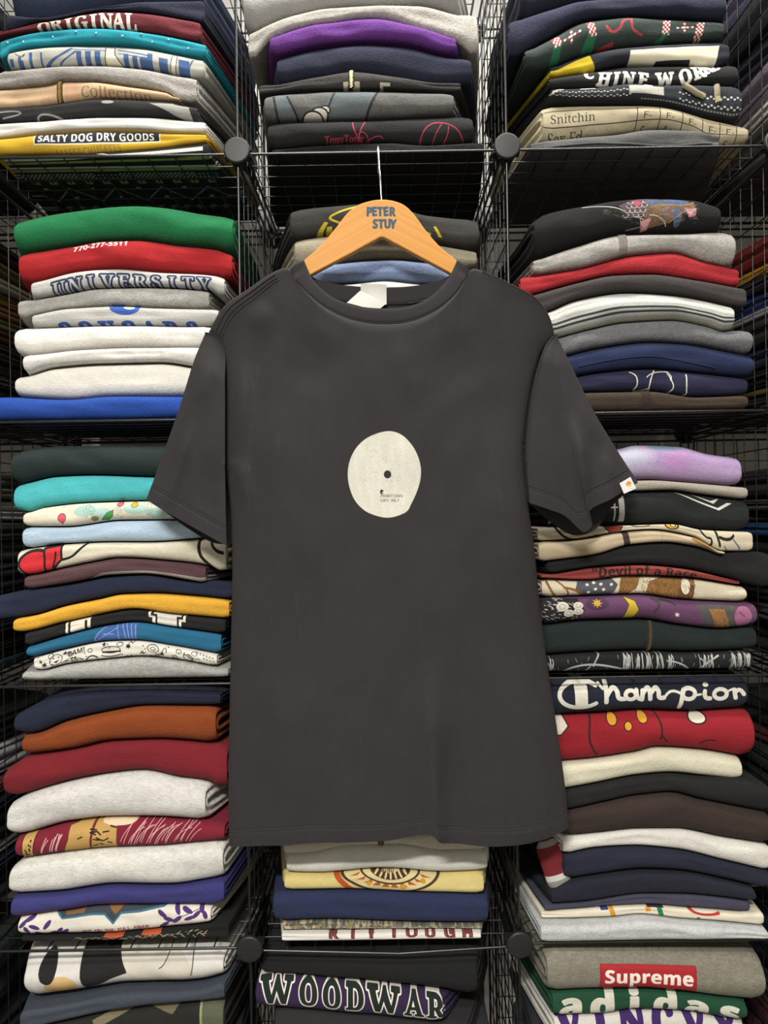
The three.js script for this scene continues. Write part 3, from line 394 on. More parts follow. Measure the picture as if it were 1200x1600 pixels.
fill(2, NY(2) - 0.06, at(600, 1302, -0.012)[1], [['#2a3352', 'navy'], ['#7a7a78', 'grey'], ['#5a2029', 'wine red']], { ...HID, label: 'sweatshirt in the fourth shelf behind the t-shirt hem' });

// ---- middle column, fourth shelf (below the hem)
stack([444, 1317, 548, 1307, 598, 1300, 673, 1302, 759, 1309], [
  { n: HD, l: 'cream zip hoodie directly under the hem of the hanging t-shirt', c: '#cdc6b6', x: [443, 761], B: [444, 1337, 486, 1335, 540, 1324, 623, 1322, 694, 1332, 757, 1330], parts: (m, f, X) => zipOn(m, f, X(595, 1312), '#5a5038', '#6d6038') },
  { n: SW, l: 'plain white sweatshirt below the cream zip hoodie', c: '#dfddd4', x: [446, 764], B: [450, 1369, 507, 1370, 590, 1363, 694, 1369, 761, 1366] },
  { n: TS, l: 'pale yellow t-shirt with a round orange and brown sun emblem', c: '#e8d58c', x: [443, 758], B: [444, 1396, 515, 1395, 632, 1399, 748, 1402], fab: 'jersey',
    print: (c, h) => { const b = '#4d3320', o = '#c65a22'; c.save(); el(c, 612, -26, 86, 62, '#e9d9a0', b, 4); for (let i = 0; i < 16; i++) { const a = 0.15 + i * 0.19, x = 612 + 78 * Math.cos(a), y = -26 + 56 * Math.sin(a); pl(c, [x - 7, y - 4, x + 7, y - 4, 612 + 62 * Math.cos(a), -26 + 44 * Math.sin(a)], o); } el(c, 612, -26, 58, 46, '#ecdca4', b, 2.5); el(c, 612, -24, 44, 38, b); el(c, 612, -24, 30, 29, '#ecdca4'); for (let i = 0; i < 11; i++) { const a = 0.5 + i * 0.21; ln(c, [612 + 31 * Math.cos(a), -24 + 29 * Math.sin(a), 612 + 42 * Math.cos(a), -24 + 36 * Math.sin(a)], '#ecdca4', 3); } tx(c, 'MIND', 596, 5, 8, { c: b }); c.restore(); ln(c, [525, -2, 534, 18, 552, 34], o, 9); el(c, 578, 20, 4, 4, '#d9a32e'); el(c, 632, 24, 5, 4, '#d9a32e'); el(c, 664, 12, 4, 4, '#d9a32e'); } },
  { n: SW, l: 'navy blue sweatshirt below the yellow t-shirt', c: '#2f3a63', x: [426, 765], B: [430, 1446, 507, 1443, 611, 1447, 761, 1449] },
  { n: TS, l: 'mottled grey brown woodland print t-shirt', c: '#7d7866', x: [440, 755], B: [442, 1464, 515, 1463, 569, 1459, 657, 1459, 752, 1457], fab: 'jersey',
    print: (c, h) => { const r = rng(7), k = ['#5d5a50', '#9a9484', '#8a7c55', '#6f6c62', '#b0a280', '#4f5348']; for (let i = 0; i < 520; i++) el(c, 440 + r() * 315, r() * h, 1 + r() * 5, 1 + r() * 2.4, k[Math.floor(r() * 6)], null, 1, r() * 3); } },
  { n: TS, l: 'white t-shirt with maroon plaid block lettering on the front wire', c: '#e4e0d8', x: [440, 752], B: [441, 1486, 600, 1489, 748, 1480], rest: shelfY(3) - 0.004, fab: 'jersey',
    print: (c, h) => { c.scale(1, 0.8); const o = { c: '#70322f', st: '#70322f', lw: 2, a: 'center' }; for (const [l, x] of [['R', 522], ['T', 553], ['Y', 582], ['T', 618], ['O', 646], ['U', 675], ['G', 706], ['H', 734]]) tx(c, l, x, 11, 27, o); for (const [l, x] of [['S', 534], ['P', 558], ['O', 590], ['R', 620], ['T', 648]]) tx(c, l, x, 41, 26, o); c.globalAlpha = .35; for (let x = 508; x < 750; x += 5) ln(c, [x, 0, x + 3, 12], '#e8c8c0', .8); c.globalAlpha = 1; } },
], { group: 'middle column, fourth shelf stack', col: 2, floor: shelfY(3), shift: -0.06 });
// ---- middle column, fifth shelf
stack([410, 1499, 745, 1494], [
  { n: SW, l: 'black sweatshirt under the bent wire above the purple lettered shirt', c: '#1a1b1a', x: [408, 748], B: [408, 1528, 430, 1529, 500, 1536, 600, 1546, 700, 1562, 745, 1572], soft: 0.9 },
  { n: TS, l: 'purple t-shirt with large black and cream western lettering', c: '#3b2454', x: [399, 694], B: [400, 1580, 500, 1588, 600, 1597, 690, 1607], fab: 'jersey',
    print: (c, h) => { for (const [l, x] of [['W', 433], ['O', 483], ['O', 520], ['D', 557], ['W', 602], ['A', 650], ['R', 684]]) tx(c, l, x, 44, 50, { f: 'serif', a: 'center', c: '#16221f', st: '#ece6d6', lw: 7, sx: l === 'W' ? 0.95 : 0.78, sy: 1.02, in: '#16221f', ilw: 2.5 }); } },
  { n: SW, l: 'dark charcoal sweatshirt under the purple lettered t-shirt', c: '#333335', x: [428, 730], B: [430, 1640, 730, 1650] },
], { group: 'middle column, fifth shelf stack', col: 2, floor: shelfY(4), shift: -0.1 });

// ---- right column, top shelf
stack([800, -70, 1150, -76], [
  { n: SW, l: 'black navy sweatshirt on top of the stack right of the middle column', c: '#22253a', x: [812, 1150], B: [812, 24, 870, 6, 907, -4, 1000, -12, 1130, -12] },
  { n: HD, l: 'navy hoodie lying on the dark green holiday sweater', c: '#262c47', x: [795, 1137], B: [800, 90, 820, 77, 859, 55, 918, 26, 980, 19, 1053, 22, 1134, 27] },
  { n: KN, l: 'dark green holiday sweater with red and white knitted candy canes', c: '#37453f', x: [819, 1136], B: [828, 106, 863, 99, 914, 79, 987, 66, 1127, 57, 1134, 59],
    print: (c, h) => { const R = '#a1343a', Wt = '#e2ddd2', G = '#1f6a48'; const cane = (x, y0, y1, dx) => { for (let y = y0; y < y1; y += 4) for (let k = 0; k < 4; k++) rc(c, x + k * 3 + (y - y0) * dx, y, 2.8, 3.8, (k + y / 4) % 2 < 1 ? R : Wt); }; pl(c, [866, 14, 878, 14, 874, 44, 858, 44], G); cane(862, -2, 18, .3); pl(c, [920, 18, 934, 18, 928, 44, 905, 46], G); cane(918, -2, 20, .2); cane(1041, 0, 26, -.1); pl(c, [1046, 24, 1050, 24, 1038, 40, 1024, 40], G); cane(1095, 2, 36, -.15); for (const [x, y] of [[893, 10], [1074, 12]]) for (let i = -3; i <= 3; i++) { rc(c, x + i * 4, y - i * .5, 3.6, 3.4, i % 2 ? Wt : R); rc(c, x - 1, y + i * 3.2, 3.6, 3.2, i % 2 ? R : Wt); } ln(c, [950, 10, 956, 22, 972, 16, 976, 2, 986, 0], R, 4); ln(c, [990, 0, 988, 16, 1000, 24, 1006, 26], R, 4); ln(c, [938, 38, 960, 34], R, 5); } },
  { n: TS, l: 'navy t-shirt with a yellow block and a cream rectangle', c: '#232733', x: [860, 1145], B: [861, 117, 936, 104, 987, 96, 1053, 95, 1127, 97, 1141, 94], fab: 'jersey',
    print: (c, h) => { pl(c, [855, 14, 900, 4, 924, 0, 936, 34, 862, 38], '#cdb324'); pl(c, [988, 6, 1131, 2, 1124, 30, 1085, 30, 1084, 22, 1030, 24, 1026, 30, 985, 30], '#ddd6bc'); } },
  { n: TS, l: 'black t-shirt with curved white MACHINE WORKS lettering', c: '#1c1c1e', x: [858, 1157], B: [863, 136, 943, 132, 987, 126, 1035, 128, 1090, 127, 1156, 130], fab: 'jersey',
    print: (c, h) => { const o = { f: 'serif', c: '#ece8de', st: '#ece8de', lw: 2, a: 'center', sx: .9 }; for (const [l, x, y, r] of [['C', 921, 10, .25], ['H', 945, 24, .2], ['I', 965, 27, .15], ['N', 985, 29, .1], ['E', 1009, 30, .08], ['W', 1045, 29, -.06], ['O', 1079, 24, -.2], ['R', 1100, 17, -.3], ['K', 1114, 9, -.4], ['S', 1128, 2, -.5]]) tx(c, l, x, y, 30, { ...o, r }); } },
  { n: KN, l: 'dark nordic knit cardigan with white stitches and cream toggles', c: '#2b3037', x: [861, 1160], B: [861, 152, 907, 156, 998, 156, 1035, 158, 1108, 176, 1152, 185],
    print: (c, h) => { for (let x = 864; x < 1160; x += 5) { if (x < 985 || x > 1060) { rc(c, x, 8 + (x % 2) * 2, 3.5, 2, '#c9c8c0'); rc(c, x, 18 + (x % 2) * 2, 3.5, 2, '#c9c8c0'); } if (x > 1000) rc(c, x, 24, 3.5, 1.6, '#8f9092'); } rc(c, 984, 2, 56, 16, '#b9b7ab'); ln(c, [862, 20, 868, 2, 880, 2], '#c9c2aa', 4); rc(c, 1008, -2, 14, 4, '#d8cfb4'); rc(c, 908, -2, 24, 4, '#d8cfb4'); },
    parts: (m, f, X) => { for (const [x0, s0, x1, s1] of [[1068, 0.55, 1100, -0.1], [1120, 0.7, 1122, -0.35]]) { const pts = []; for (let i = 0; i <= 6; i++) pts.push(f(lerp(X(x0, 150), X(x1, 150), i / 6), lerp(s0, s1, i / 6), 0.004)); part('toggle', new THREE.TubeGeometry(new THREE.CatmullRomCurve3(pts), 12, 0.0042, 8), cloth('#cfc3a0'), m, 'cream toggle loop'); } } },
  { n: TS, l: 'parchment coloured t-shirt printed like a school report card', c: '#b5a98c', x: [849, 1174], T: [848, 157, 907, 156, 998, 156, 1035, 158, 1108, 176, 1150, 186, 1171, 193], B: [850, 217, 907, 211, 980, 202, 1035, 198, 1080, 206, 1130, 236, 1171, 240], fab: 'jersey', res: 4,
    print: (c, h) => { const k = '#2b2721', q = h / 52; c.scale(1, q); const bl = rng(3); for (let i = 0; i < 60; i++) el(c, 860 + bl() * 300, bl() * 52, 4 + bl() * 12, 2 + bl() * 5, 'rgba(120,104,74,.12)'); ln(c, [850, 3, 1000, 3, 1100, 4, 1174, 4], k, 1.2); ln(c, [850, 28, 1002, 30, 1174, 24], k, 1.6); tx(c, 'Snitchin', 862, 22, 18, { f: 'serif', w: 'normal', c: k }); tx(c, 'Sex Ed', 858, 48, 18, { f: 'serif', w: 'normal', c: k }); [[1000], [1036], [1072], [1104], [1132], [1158]].forEach(([x], i) => { ln(c, [x, 0, x - 3, 52], k, 1.3); if (i < 5) { tx(c, 'F-', x + 7, 24, 18, { w: 'normal', c: k, r: .1 }); tx(c, i % 2 ? 'A+' : 'F-', x + 5, 47, 15, { w: 'normal', c: k, r: .1 }); } }); } },
  { n: FL, l: 'grey fleece with a folded pocket at the bottom of the stack on the wire shelf', c: '#6d6d6c', x: [829, 1128], T: [830, 222, 855, 216, 907, 211, 965, 206, 1017, 198, 1090, 199, 1127, 206], B: [830, 248, 1125, 242], rest: shelfY(0), deep: 0.31, wr: 0.007,
    parts: (m, f, X) => { const pts = []; for (let i = 0; i <= 20; i++) pts.push(f(X(lerp(850, 1115, i / 20), 232), lerp(-.55, -.35, i / 20) + .25 * Math.sin(i / 20 * 6.2), 0.0004)); part('pocket_seam', new THREE.TubeGeometry(new THREE.CatmullRomCurve3(pts), 40, 0.0016, 6), cloth('#7a7a78'), m); } },
], { group: 'right column, top shelf stack', col: 3, floor: shelfY(0), shift: 0.16 });

// ---- right column, second shelf
stack([835, 346, 852, 324, 918, 309, 1017, 298, 1090, 302, 1127, 317], [
  { n: SW, l: 'black sweatshirt with an embroidered koi and pink flowers', c: '#1c1b1a', x: [834, 1129], B: [839, 400, 907, 379, 980, 361, 1072, 360, 1127, 357], soft: 0.8,
    print: (c, h) => { const w = '#c9c5c0', n = '#4a5f80', b = '#7a5a3a', p = '#d48a94'; ln(c, [915, 4, 960, 12, 1000, 40, 1025, 44], w, 1.6); pl(c, [970, 14, 1000, 2, 1022, 2, 1018, 34, 985, 34], '#5b4a50'); for (let i = 0; i < 5; i++) for (let j = 0; j < 4; j++) { c.beginPath(); c.arc(990 + i * 8 - j * 3, 8 + j * 8, 4.5, 0, 3.2); c.strokeStyle = w; c.lineWidth = 1; c.stroke(); } el(c, 1030, 12, 16, 9, n); el(c, 1060, 10, 22, 10, n); pl(c, [1015, 20, 1040, 14, 1075, 16, 1090, 6, 1090, 22, 1068, 30, 1050, 46, 1020, 52, 1008, 42], b); el(c, 1062, 36, 7, 16, n); pl(c, [1074, 24, 1092, 22, 1090, 36, 1080, 38], p); pl(c, [1004, 44, 1020, 38, 1018, 54, 1008, 56], p); ln(c, [1018, 34, 1036, 34, 1046, 50], w, 1.5); ln(c, [985, 54, 1010, 50], '#8a867c', 1.5); el(c, 1000, 12, 6, 5, '#b0505c'); const r = rng(31); for (let i = 0; i < 220; i++) { const x = 1012 + r() * 78, y = 6 + r() * 40; ln(c, [x, y, x + 3 + r() * 4, y - 2 + r() * 4], ['#94704a', '#5c4128', '#6d84a8', '#3d4f6c'][Math.floor(r() * 4)], .8); } for (let i = 0; i < 50; i++) { const x = 940 + r() * 60, y = 12 + (x - 940) * .4 + r() * 12; ln(c, [x, y, x + 5, y + 1], '#55504a', .8); } for (const [x, y] of [[1082, 28], [1012, 47]]) for (let k = -2; k <= 2; k++) ln(c, [x, y + 6, x + k * 4, y - 6], '#e7b3ba', 1); ln(c, [1020, 20, 1045, 14, 1078, 18, 1090, 8], '#b08a5c', 1.2); ln(c, [1050, 46, 1066, 30, 1088, 22], '#b08a5c', 1.2); } },
  { n: SW, l: 'heather grey sweatshirt with a raised centre seam above the red one', c: '#b1ada7', tone: 'heather', x: [834, 1153], T: [835, 403, 907, 379, 980, 361, 1072, 360, 1120, 357, 1145, 358], B: [838, 427, 844, 426, 907, 416, 998, 394, 1053, 390, 1108, 405, 1156, 415], parts: (m, f, X) => seamOn(m, f, X(975, 380), '#a39e98') },
  { n: SW, l: 'bright red sweatshirt in the stack beside the t-shirt shoulder', c: '#c42a33', x: [814, 1161], B: [820, 462, 907, 438, 962, 427, 1017, 425, 1090, 434, 1158, 446] },
  { n: SW, l: 'dark taupe sweatshirt between the red one and the striped knit', c: '#4c4645', x: [826, 1170], B: [855, 486, 907, 465, 980, 454, 1053, 458, 1149, 476, 1168, 482] },
  { n: KN, l: 'fuzzy white knit sweater with thin black stripes', c: '#a9aaa4', x: [851, 1151], B: [865, 527, 925, 511, 980, 500, 1053, 496, 1108, 505, 1138, 514, 1150, 512],
    print: (c, h) => { rc(c, 840, 0, 330, h * .2, '#b4b5b0'); rc(c, 840, h * .18, 330, h * .15, '#e6e3d8'); rc(c, 840, h * .33, 330, h * .14, '#b9bab5'); rc(c, 840, h * .47, 330, h * .08, '#2f3231'); rc(c, 840, h * .63, 330, h * .08, '#2f3231'); rc(c, 840, h * .86, 330, h * .2, '#cfc9b6'); } },
  { n: SW, l: 'mid grey marl sweatshirt below the striped knit', c: '#86878a', tone: 'heather', x: [866, 1180], B: [880, 556, 892, 552, 943, 540, 1017, 531, 1072, 533, 1135, 544, 1176, 553], wr: 0.005 },
  { n: SW, l: 'navy blue sweatshirt with a fold line under the grey marl one', c: '#25335e', x: [884, 1182], B: [900, 586, 943, 579, 1017, 573, 1090, 579, 1174, 588],
    parts: (m, f, X) => { const pts = []; for (let i = 0; i <= 20; i++) pts.push(f(X(lerp(905, 1120, i / 20), 570), lerp(-.3, -.6, i / 20) + .25 * Math.sin(i / 20 * 3.1), 0.0002)); part('fold_edge', new THREE.TubeGeometry(new THREE.CatmullRomCurve3(pts), 40, 0.0012, 6), cloth('#212e57'), m); } },
  { n: SW, l: 'indigo sweatshirt with a white outlined stitched figure above the brown one', c: '#23264a', x: [898, 1174], B: [905, 612, 1017, 610, 1090, 619, 1171, 616],
    print: (c, h) => { const w = '#d9d4c6'; ln(c, [988, 2, 998, 6, 1000, 26, 992, 34, 1010, 33, 1019, 30], w, 2); ln(c, [1028, 0, 1020, 12, 1018, 32], w, 2); ln(c, [1015, 12, 1022, 2, 1050, 1], w, 1.8); ln(c, [1046, 0, 1054, 14, 1058, 28, 1049, 34], w, 2); ln(c, [1078, 2, 1076, 24, 1080, 32, 1060, 38, 1049, 34], w, 2); ln(c, [1050, 2, 1056, 10, 1052, 14], w, 1.6); ln(c, [1000, 36, 1015, 38, 1020, 32], w, 1.6); } },
  { n: SW, l: 'dark brown sweatshirt with a centre seam at the bottom of its stack', c: '#4b3a2d', x: [908, 1170], B: [925, 648, 1170, 641], rest: shelfY(1), parts: (m, f, X) => seamOn(m, f, X(1009, 630), '#443428') },
], { group: 'right column, second shelf stack', col: 3, floor: shelfY(1), shift: 0.07 });

// ---- right column, third shelf
stack([940, 704, 970, 700, 1000, 693, 1067, 695, 1117, 707, 1157, 712], [
  { n: SW, l: 'lavender tie-dye sweatshirt with teal and pink clouds', c: '#b197c0', x: [930, 1164], B: [940, 752, 1017, 749, 1067, 752, 1160, 760],
    print: (c, h) => { const blob = (x, y, rx, ry, col) => { for (let i = 6; i > 0; i--) el(c, x, y, rx * i / 6, ry * i / 6, col); }; blob(985, 18, 45, 26, 'rgba(190,200,208,.22)'); blob(1045, 2, 30, 8, 'rgba(96,140,152,.35)'); blob(1062, 24, 30, 24, 'rgba(190,120,180,.10)'); blob(1010, 40, 40, 10, 'rgba(200,180,215,.2)'); } },
  { n: SW, l: 'stone coloured sweatshirt under the tie-dye one', c: '#aba496', x: [925, 1170], B: [930, 770, 987, 768, 1050, 766, 1100, 772, 1163, 780] },
  { n: TS, l: 'black sweatshirt with large white outlined block letter', c: '#25292a', x: [852, 1174], B: [860, 822, 977, 820, 1050, 818, 1100, 827, 1168, 830], cat: 't-shirt', wr: 0.005,
    print: (c, h) => { const w = '#dcd9d0', y = h / 52; c.scale(1, y); rc(c, 969, 4, 9, 44, w); ln(c, [859, 34, 862, 52], w, 4); ln(c, [962, 12, 962, 46], w, 2.5); ln(c, [955, 24, 966, 24], w, 2.5); pl(c, [1056, 0, 1082, 6, 1126, 18, 1142, 8, 1150, 8, 1128, 22, 1084, 9], w); pl(c, [1085, 0, 1116, 8, 1132, 2, 1120, 12], w); } },
  { n: TS, l: 'cream t-shirt with bold black cartoon outlines and a yellow ring', c: '#cbbfa5', x: [840, 1178], B: [842, 846, 900, 843, 967, 832, 1017, 828, 1083, 838, 1133, 862, 1170, 862], fab: 'jersey',
    print: (c, h) => { ln(c, [868, 0, 880, 16, 910, 22, 935, 18], INK, 3.5); pl(c, [945, 0, 975, 2, 972, 14, 955, 16], '#a03328', INK, 2); ln(c, [990, 0, 1000, 10, 1018, 2], INK, 3); el(c, 1053, 2, 10, 10, '#d9a424', INK, 2.5); el(c, 1055, 2, 4, 4, '#cbbfa5', INK, 1.5); ln(c, [1098, 0, 1104, 12, 1118, 8, 1114, 20], INK, 3); ln(c, [1122, 0, 1128, 14], INK, 3.5); ln(c, [1128, 6, 1144, 10, 1150, 4], INK, 3); ln(c, [1150, 8, 1160, 16], '#5b7288', 2); ln(c, [1135, 14, 1146, 22], '#5b7288', 1.5); } },
  { n: TS, l: 'sand coloured t-shirt crossed by one dark brown stripe', c: '#c3b193', x: [841, 1132], B: [853, 878, 933, 867, 987, 852, 1040, 848, 1083, 853, 1130, 864], fab: 'jersey',
    print: (c, h) => { pl(c, [974, 0, 984, 0, 988, h, 978, h], '#3a3027'); el(c, 1100, 10, 17, 6, '#a5762e', '#6e4c1c', 1, .25); ln(c, [1037, 0, 1038, h], '#a8977b', 1); } },
  { n: HD, l: 'wide black hoodie bulging past the wire beside the sand t-shirt', c: '#1d1e20', x: [856, 1210], T: [853, 878, 933, 867, 987, 852, 1040, 848, 1083, 853, 1130, 864, 1160, 859, 1204, 862], B: [870, 897, 933, 887, 1000, 883, 1067, 888, 1133, 902, 1204, 922], nu: 48 },
  { n: TS, l: 'faded red t-shirt with black Devil of a Race lettering', c: '#a5423c', x: [845, 1158], B: [850, 904, 917, 907, 983, 900, 1067, 902, 1153, 914], fab: 'jersey',
    print: (c, h) => { const q = h / 18; c.scale(1, q); tx(c, '"Devil of a Race', 926, 17, 24, { c: '#1f1716', r: 0.012, sx: .92, w: 'bold' }); } },
  { n: SW, l: 'brown and white animal fur print sweatshirt with white dots', c: '#d8cdb2', x: [847, 1170], B: [850, 935, 933, 932, 1000, 930, 1067, 938, 1153, 942],
    print: (c, h) => { const b = '#8a6234', d = '#6b4a2a', r = rng(12); pl(c, [905, 2, 960, 0, 970, 14, 960, 32, 915, 34, 900, 20], '#565660'); for (const [x, y] of [[920, 8], [931, 5], [942, 9], [959, 12], [933, 18], [946, 20], [922, 24]]) el(c, x, y, 2.8, 2.8, CREAM); ln(c, [856, 4, 862, 22, 870, 30], b, 4); ln(c, [884, 14, 908, 18, 916, 32], b, 5); ln(c, [872, 2, 892, 18, 890, 30], b, 3); pl(c, [975, 2, 1006, 0, 1000, 20, 985, 32, 970, 32], b); pl(c, [1020, 8, 1040, 0, 1092, 0, 1086, 36, 1045, 36, 1014, 28], b); pl(c, [1068, 14, 1092, 8, 1088, 36, 1062, 36], d); el(c, 1077, 12, 7, 12, CREAM); for (let i = 0; i < 160; i++) { const x = 972 + r() * 118, y = r() * 34; ln(c, [x, y, x + 2, y + 4], r() > .5 ? '#5e4022' : '#a8804e', .7); } } },
  { n: SW, l: 'purple sweatshirt with yellow star, moon and cat print', c: '#754a72', x: [844, 1186], B: [853, 977, 917, 970, 1000, 968, 1067, 978, 1133, 984, 1182, 979],
    print: (c, h) => { const r = rng(15); pl(c, [844, 0, 905, 2, 915, 22, 905, 40, 850, 42], '#1c1a1d'); for (const [x, y, q] of [[880, 14, 10], [905, 14, 8], [905, 24, 8], [890, 26, 8]]) { el(c, x, y, q, q * .8, '#cfc9b9'); el(c, x, y, q * .5, q * .4, null, '#8d887c', 1); } for (let i = 0; i < 70; i++) { const x = 848 + r() * 60, y = r() * 40; ln(c, [x, y, x + 2 + r() * 3, y + r() * 3], '#cfcabb', .9); } el(c, 935, 12, 18, 11, '#4a2f4c'); star(c, 935, 11, 9, '#c9a32c', 8, .45); pl(c, [977, 0, 984, 14, 976, 40, 992, 40, 1000, 24, 994, 8], '#c3a832', '#3a2d12', 1); ln(c, [1022, 4, 1034, 6, 1030, 20, 1024, 26], '#3a3436', 4); ln(c, [1034, 4, 1052, 2, 1058, 8], '#3a3436', 4); star(c, 1061, 24, 5, CREAM, 6); pl(c, [1092, 4, 1150, 2, 1172, 8, 1160, 46, 1112, 46], '#4f4b4a'); pl(c, [1112, 10, 1136, 10, 1150, 46, 1126, 46], '#96683a'); for (let i = 0; i < 60; i++) { const x = 1098 + r() * 66, y = 4 + r() * 40; ln(c, [x, y, x + 3, y + 5], r() > .5 ? '#6d5a48' : '#3c3838', .8); } el(c, 1166, 22, 14, 18, '#9c5f80', '#5d3a4c', 1); ln(c, [1160, 14, 1168, 22], '#3a2430', 1.2); } },
  { n: SW, l: 'dark teal zip sweatshirt above the branch print one', c: '#22302f', x: [843, 1189], B: [850, 1028, 917, 1023, 1000, 1020, 1083, 1022, 1183, 1018], wr: 0.005, parts: (m, f, X) => zipOn(m, f, X(1018, 1000), '#2b2f2a', '#a98f5c', 0.001) },
  { n: TS, l: 'black t-shirt with tangled white branch print at the bottom of its stack', c: '#17191b', x: [847, 1180], B: [848, 1058, 1180, 1050], rest: shelfY(2), fab: 'jersey', res: 4,
    print: (c, h) => { const r = rng(23), w = '#a9aba6'; for (const x0 of [860, 972, 985, 1000, 1014, 1030, 1046, 1098, 1112, 1150, 1160, 1170]) for (let k = 0; k < 5; k++) { const x = x0 + r() * 10; ln(c, [x, r() * 6, x + r() * 8 - 4, 14, x + r() * 14 - 7, 30 + r() * 6], w, .8 + r() * 1.6); } ln(c, [880, 30, 895, 18, 940, 16, 975, 26], w, 3.5); ln(c, [930, 20, 934, 8, 940, 0], w, 2.5); ln(c, [925, 20, 918, 28], w, 2); ln(c, [1048, 12, 1070, 14, 1082, 28], w, 3); ln(c, [1100, 26, 1112, 14, 1128, 4], w, 3); ln(c, [1108, 16, 1100, 8], w, 2); for (let i = 0; i < 60; i++) { const x = 852 + r() * 320, y = r() * 34; ln(c, [x, y, x + r() * 6 - 3, y + 6], w, .6); } } },
], { group: 'right column, third shelf stack', col: 3, floor: shelfY(2), shift: 0 });

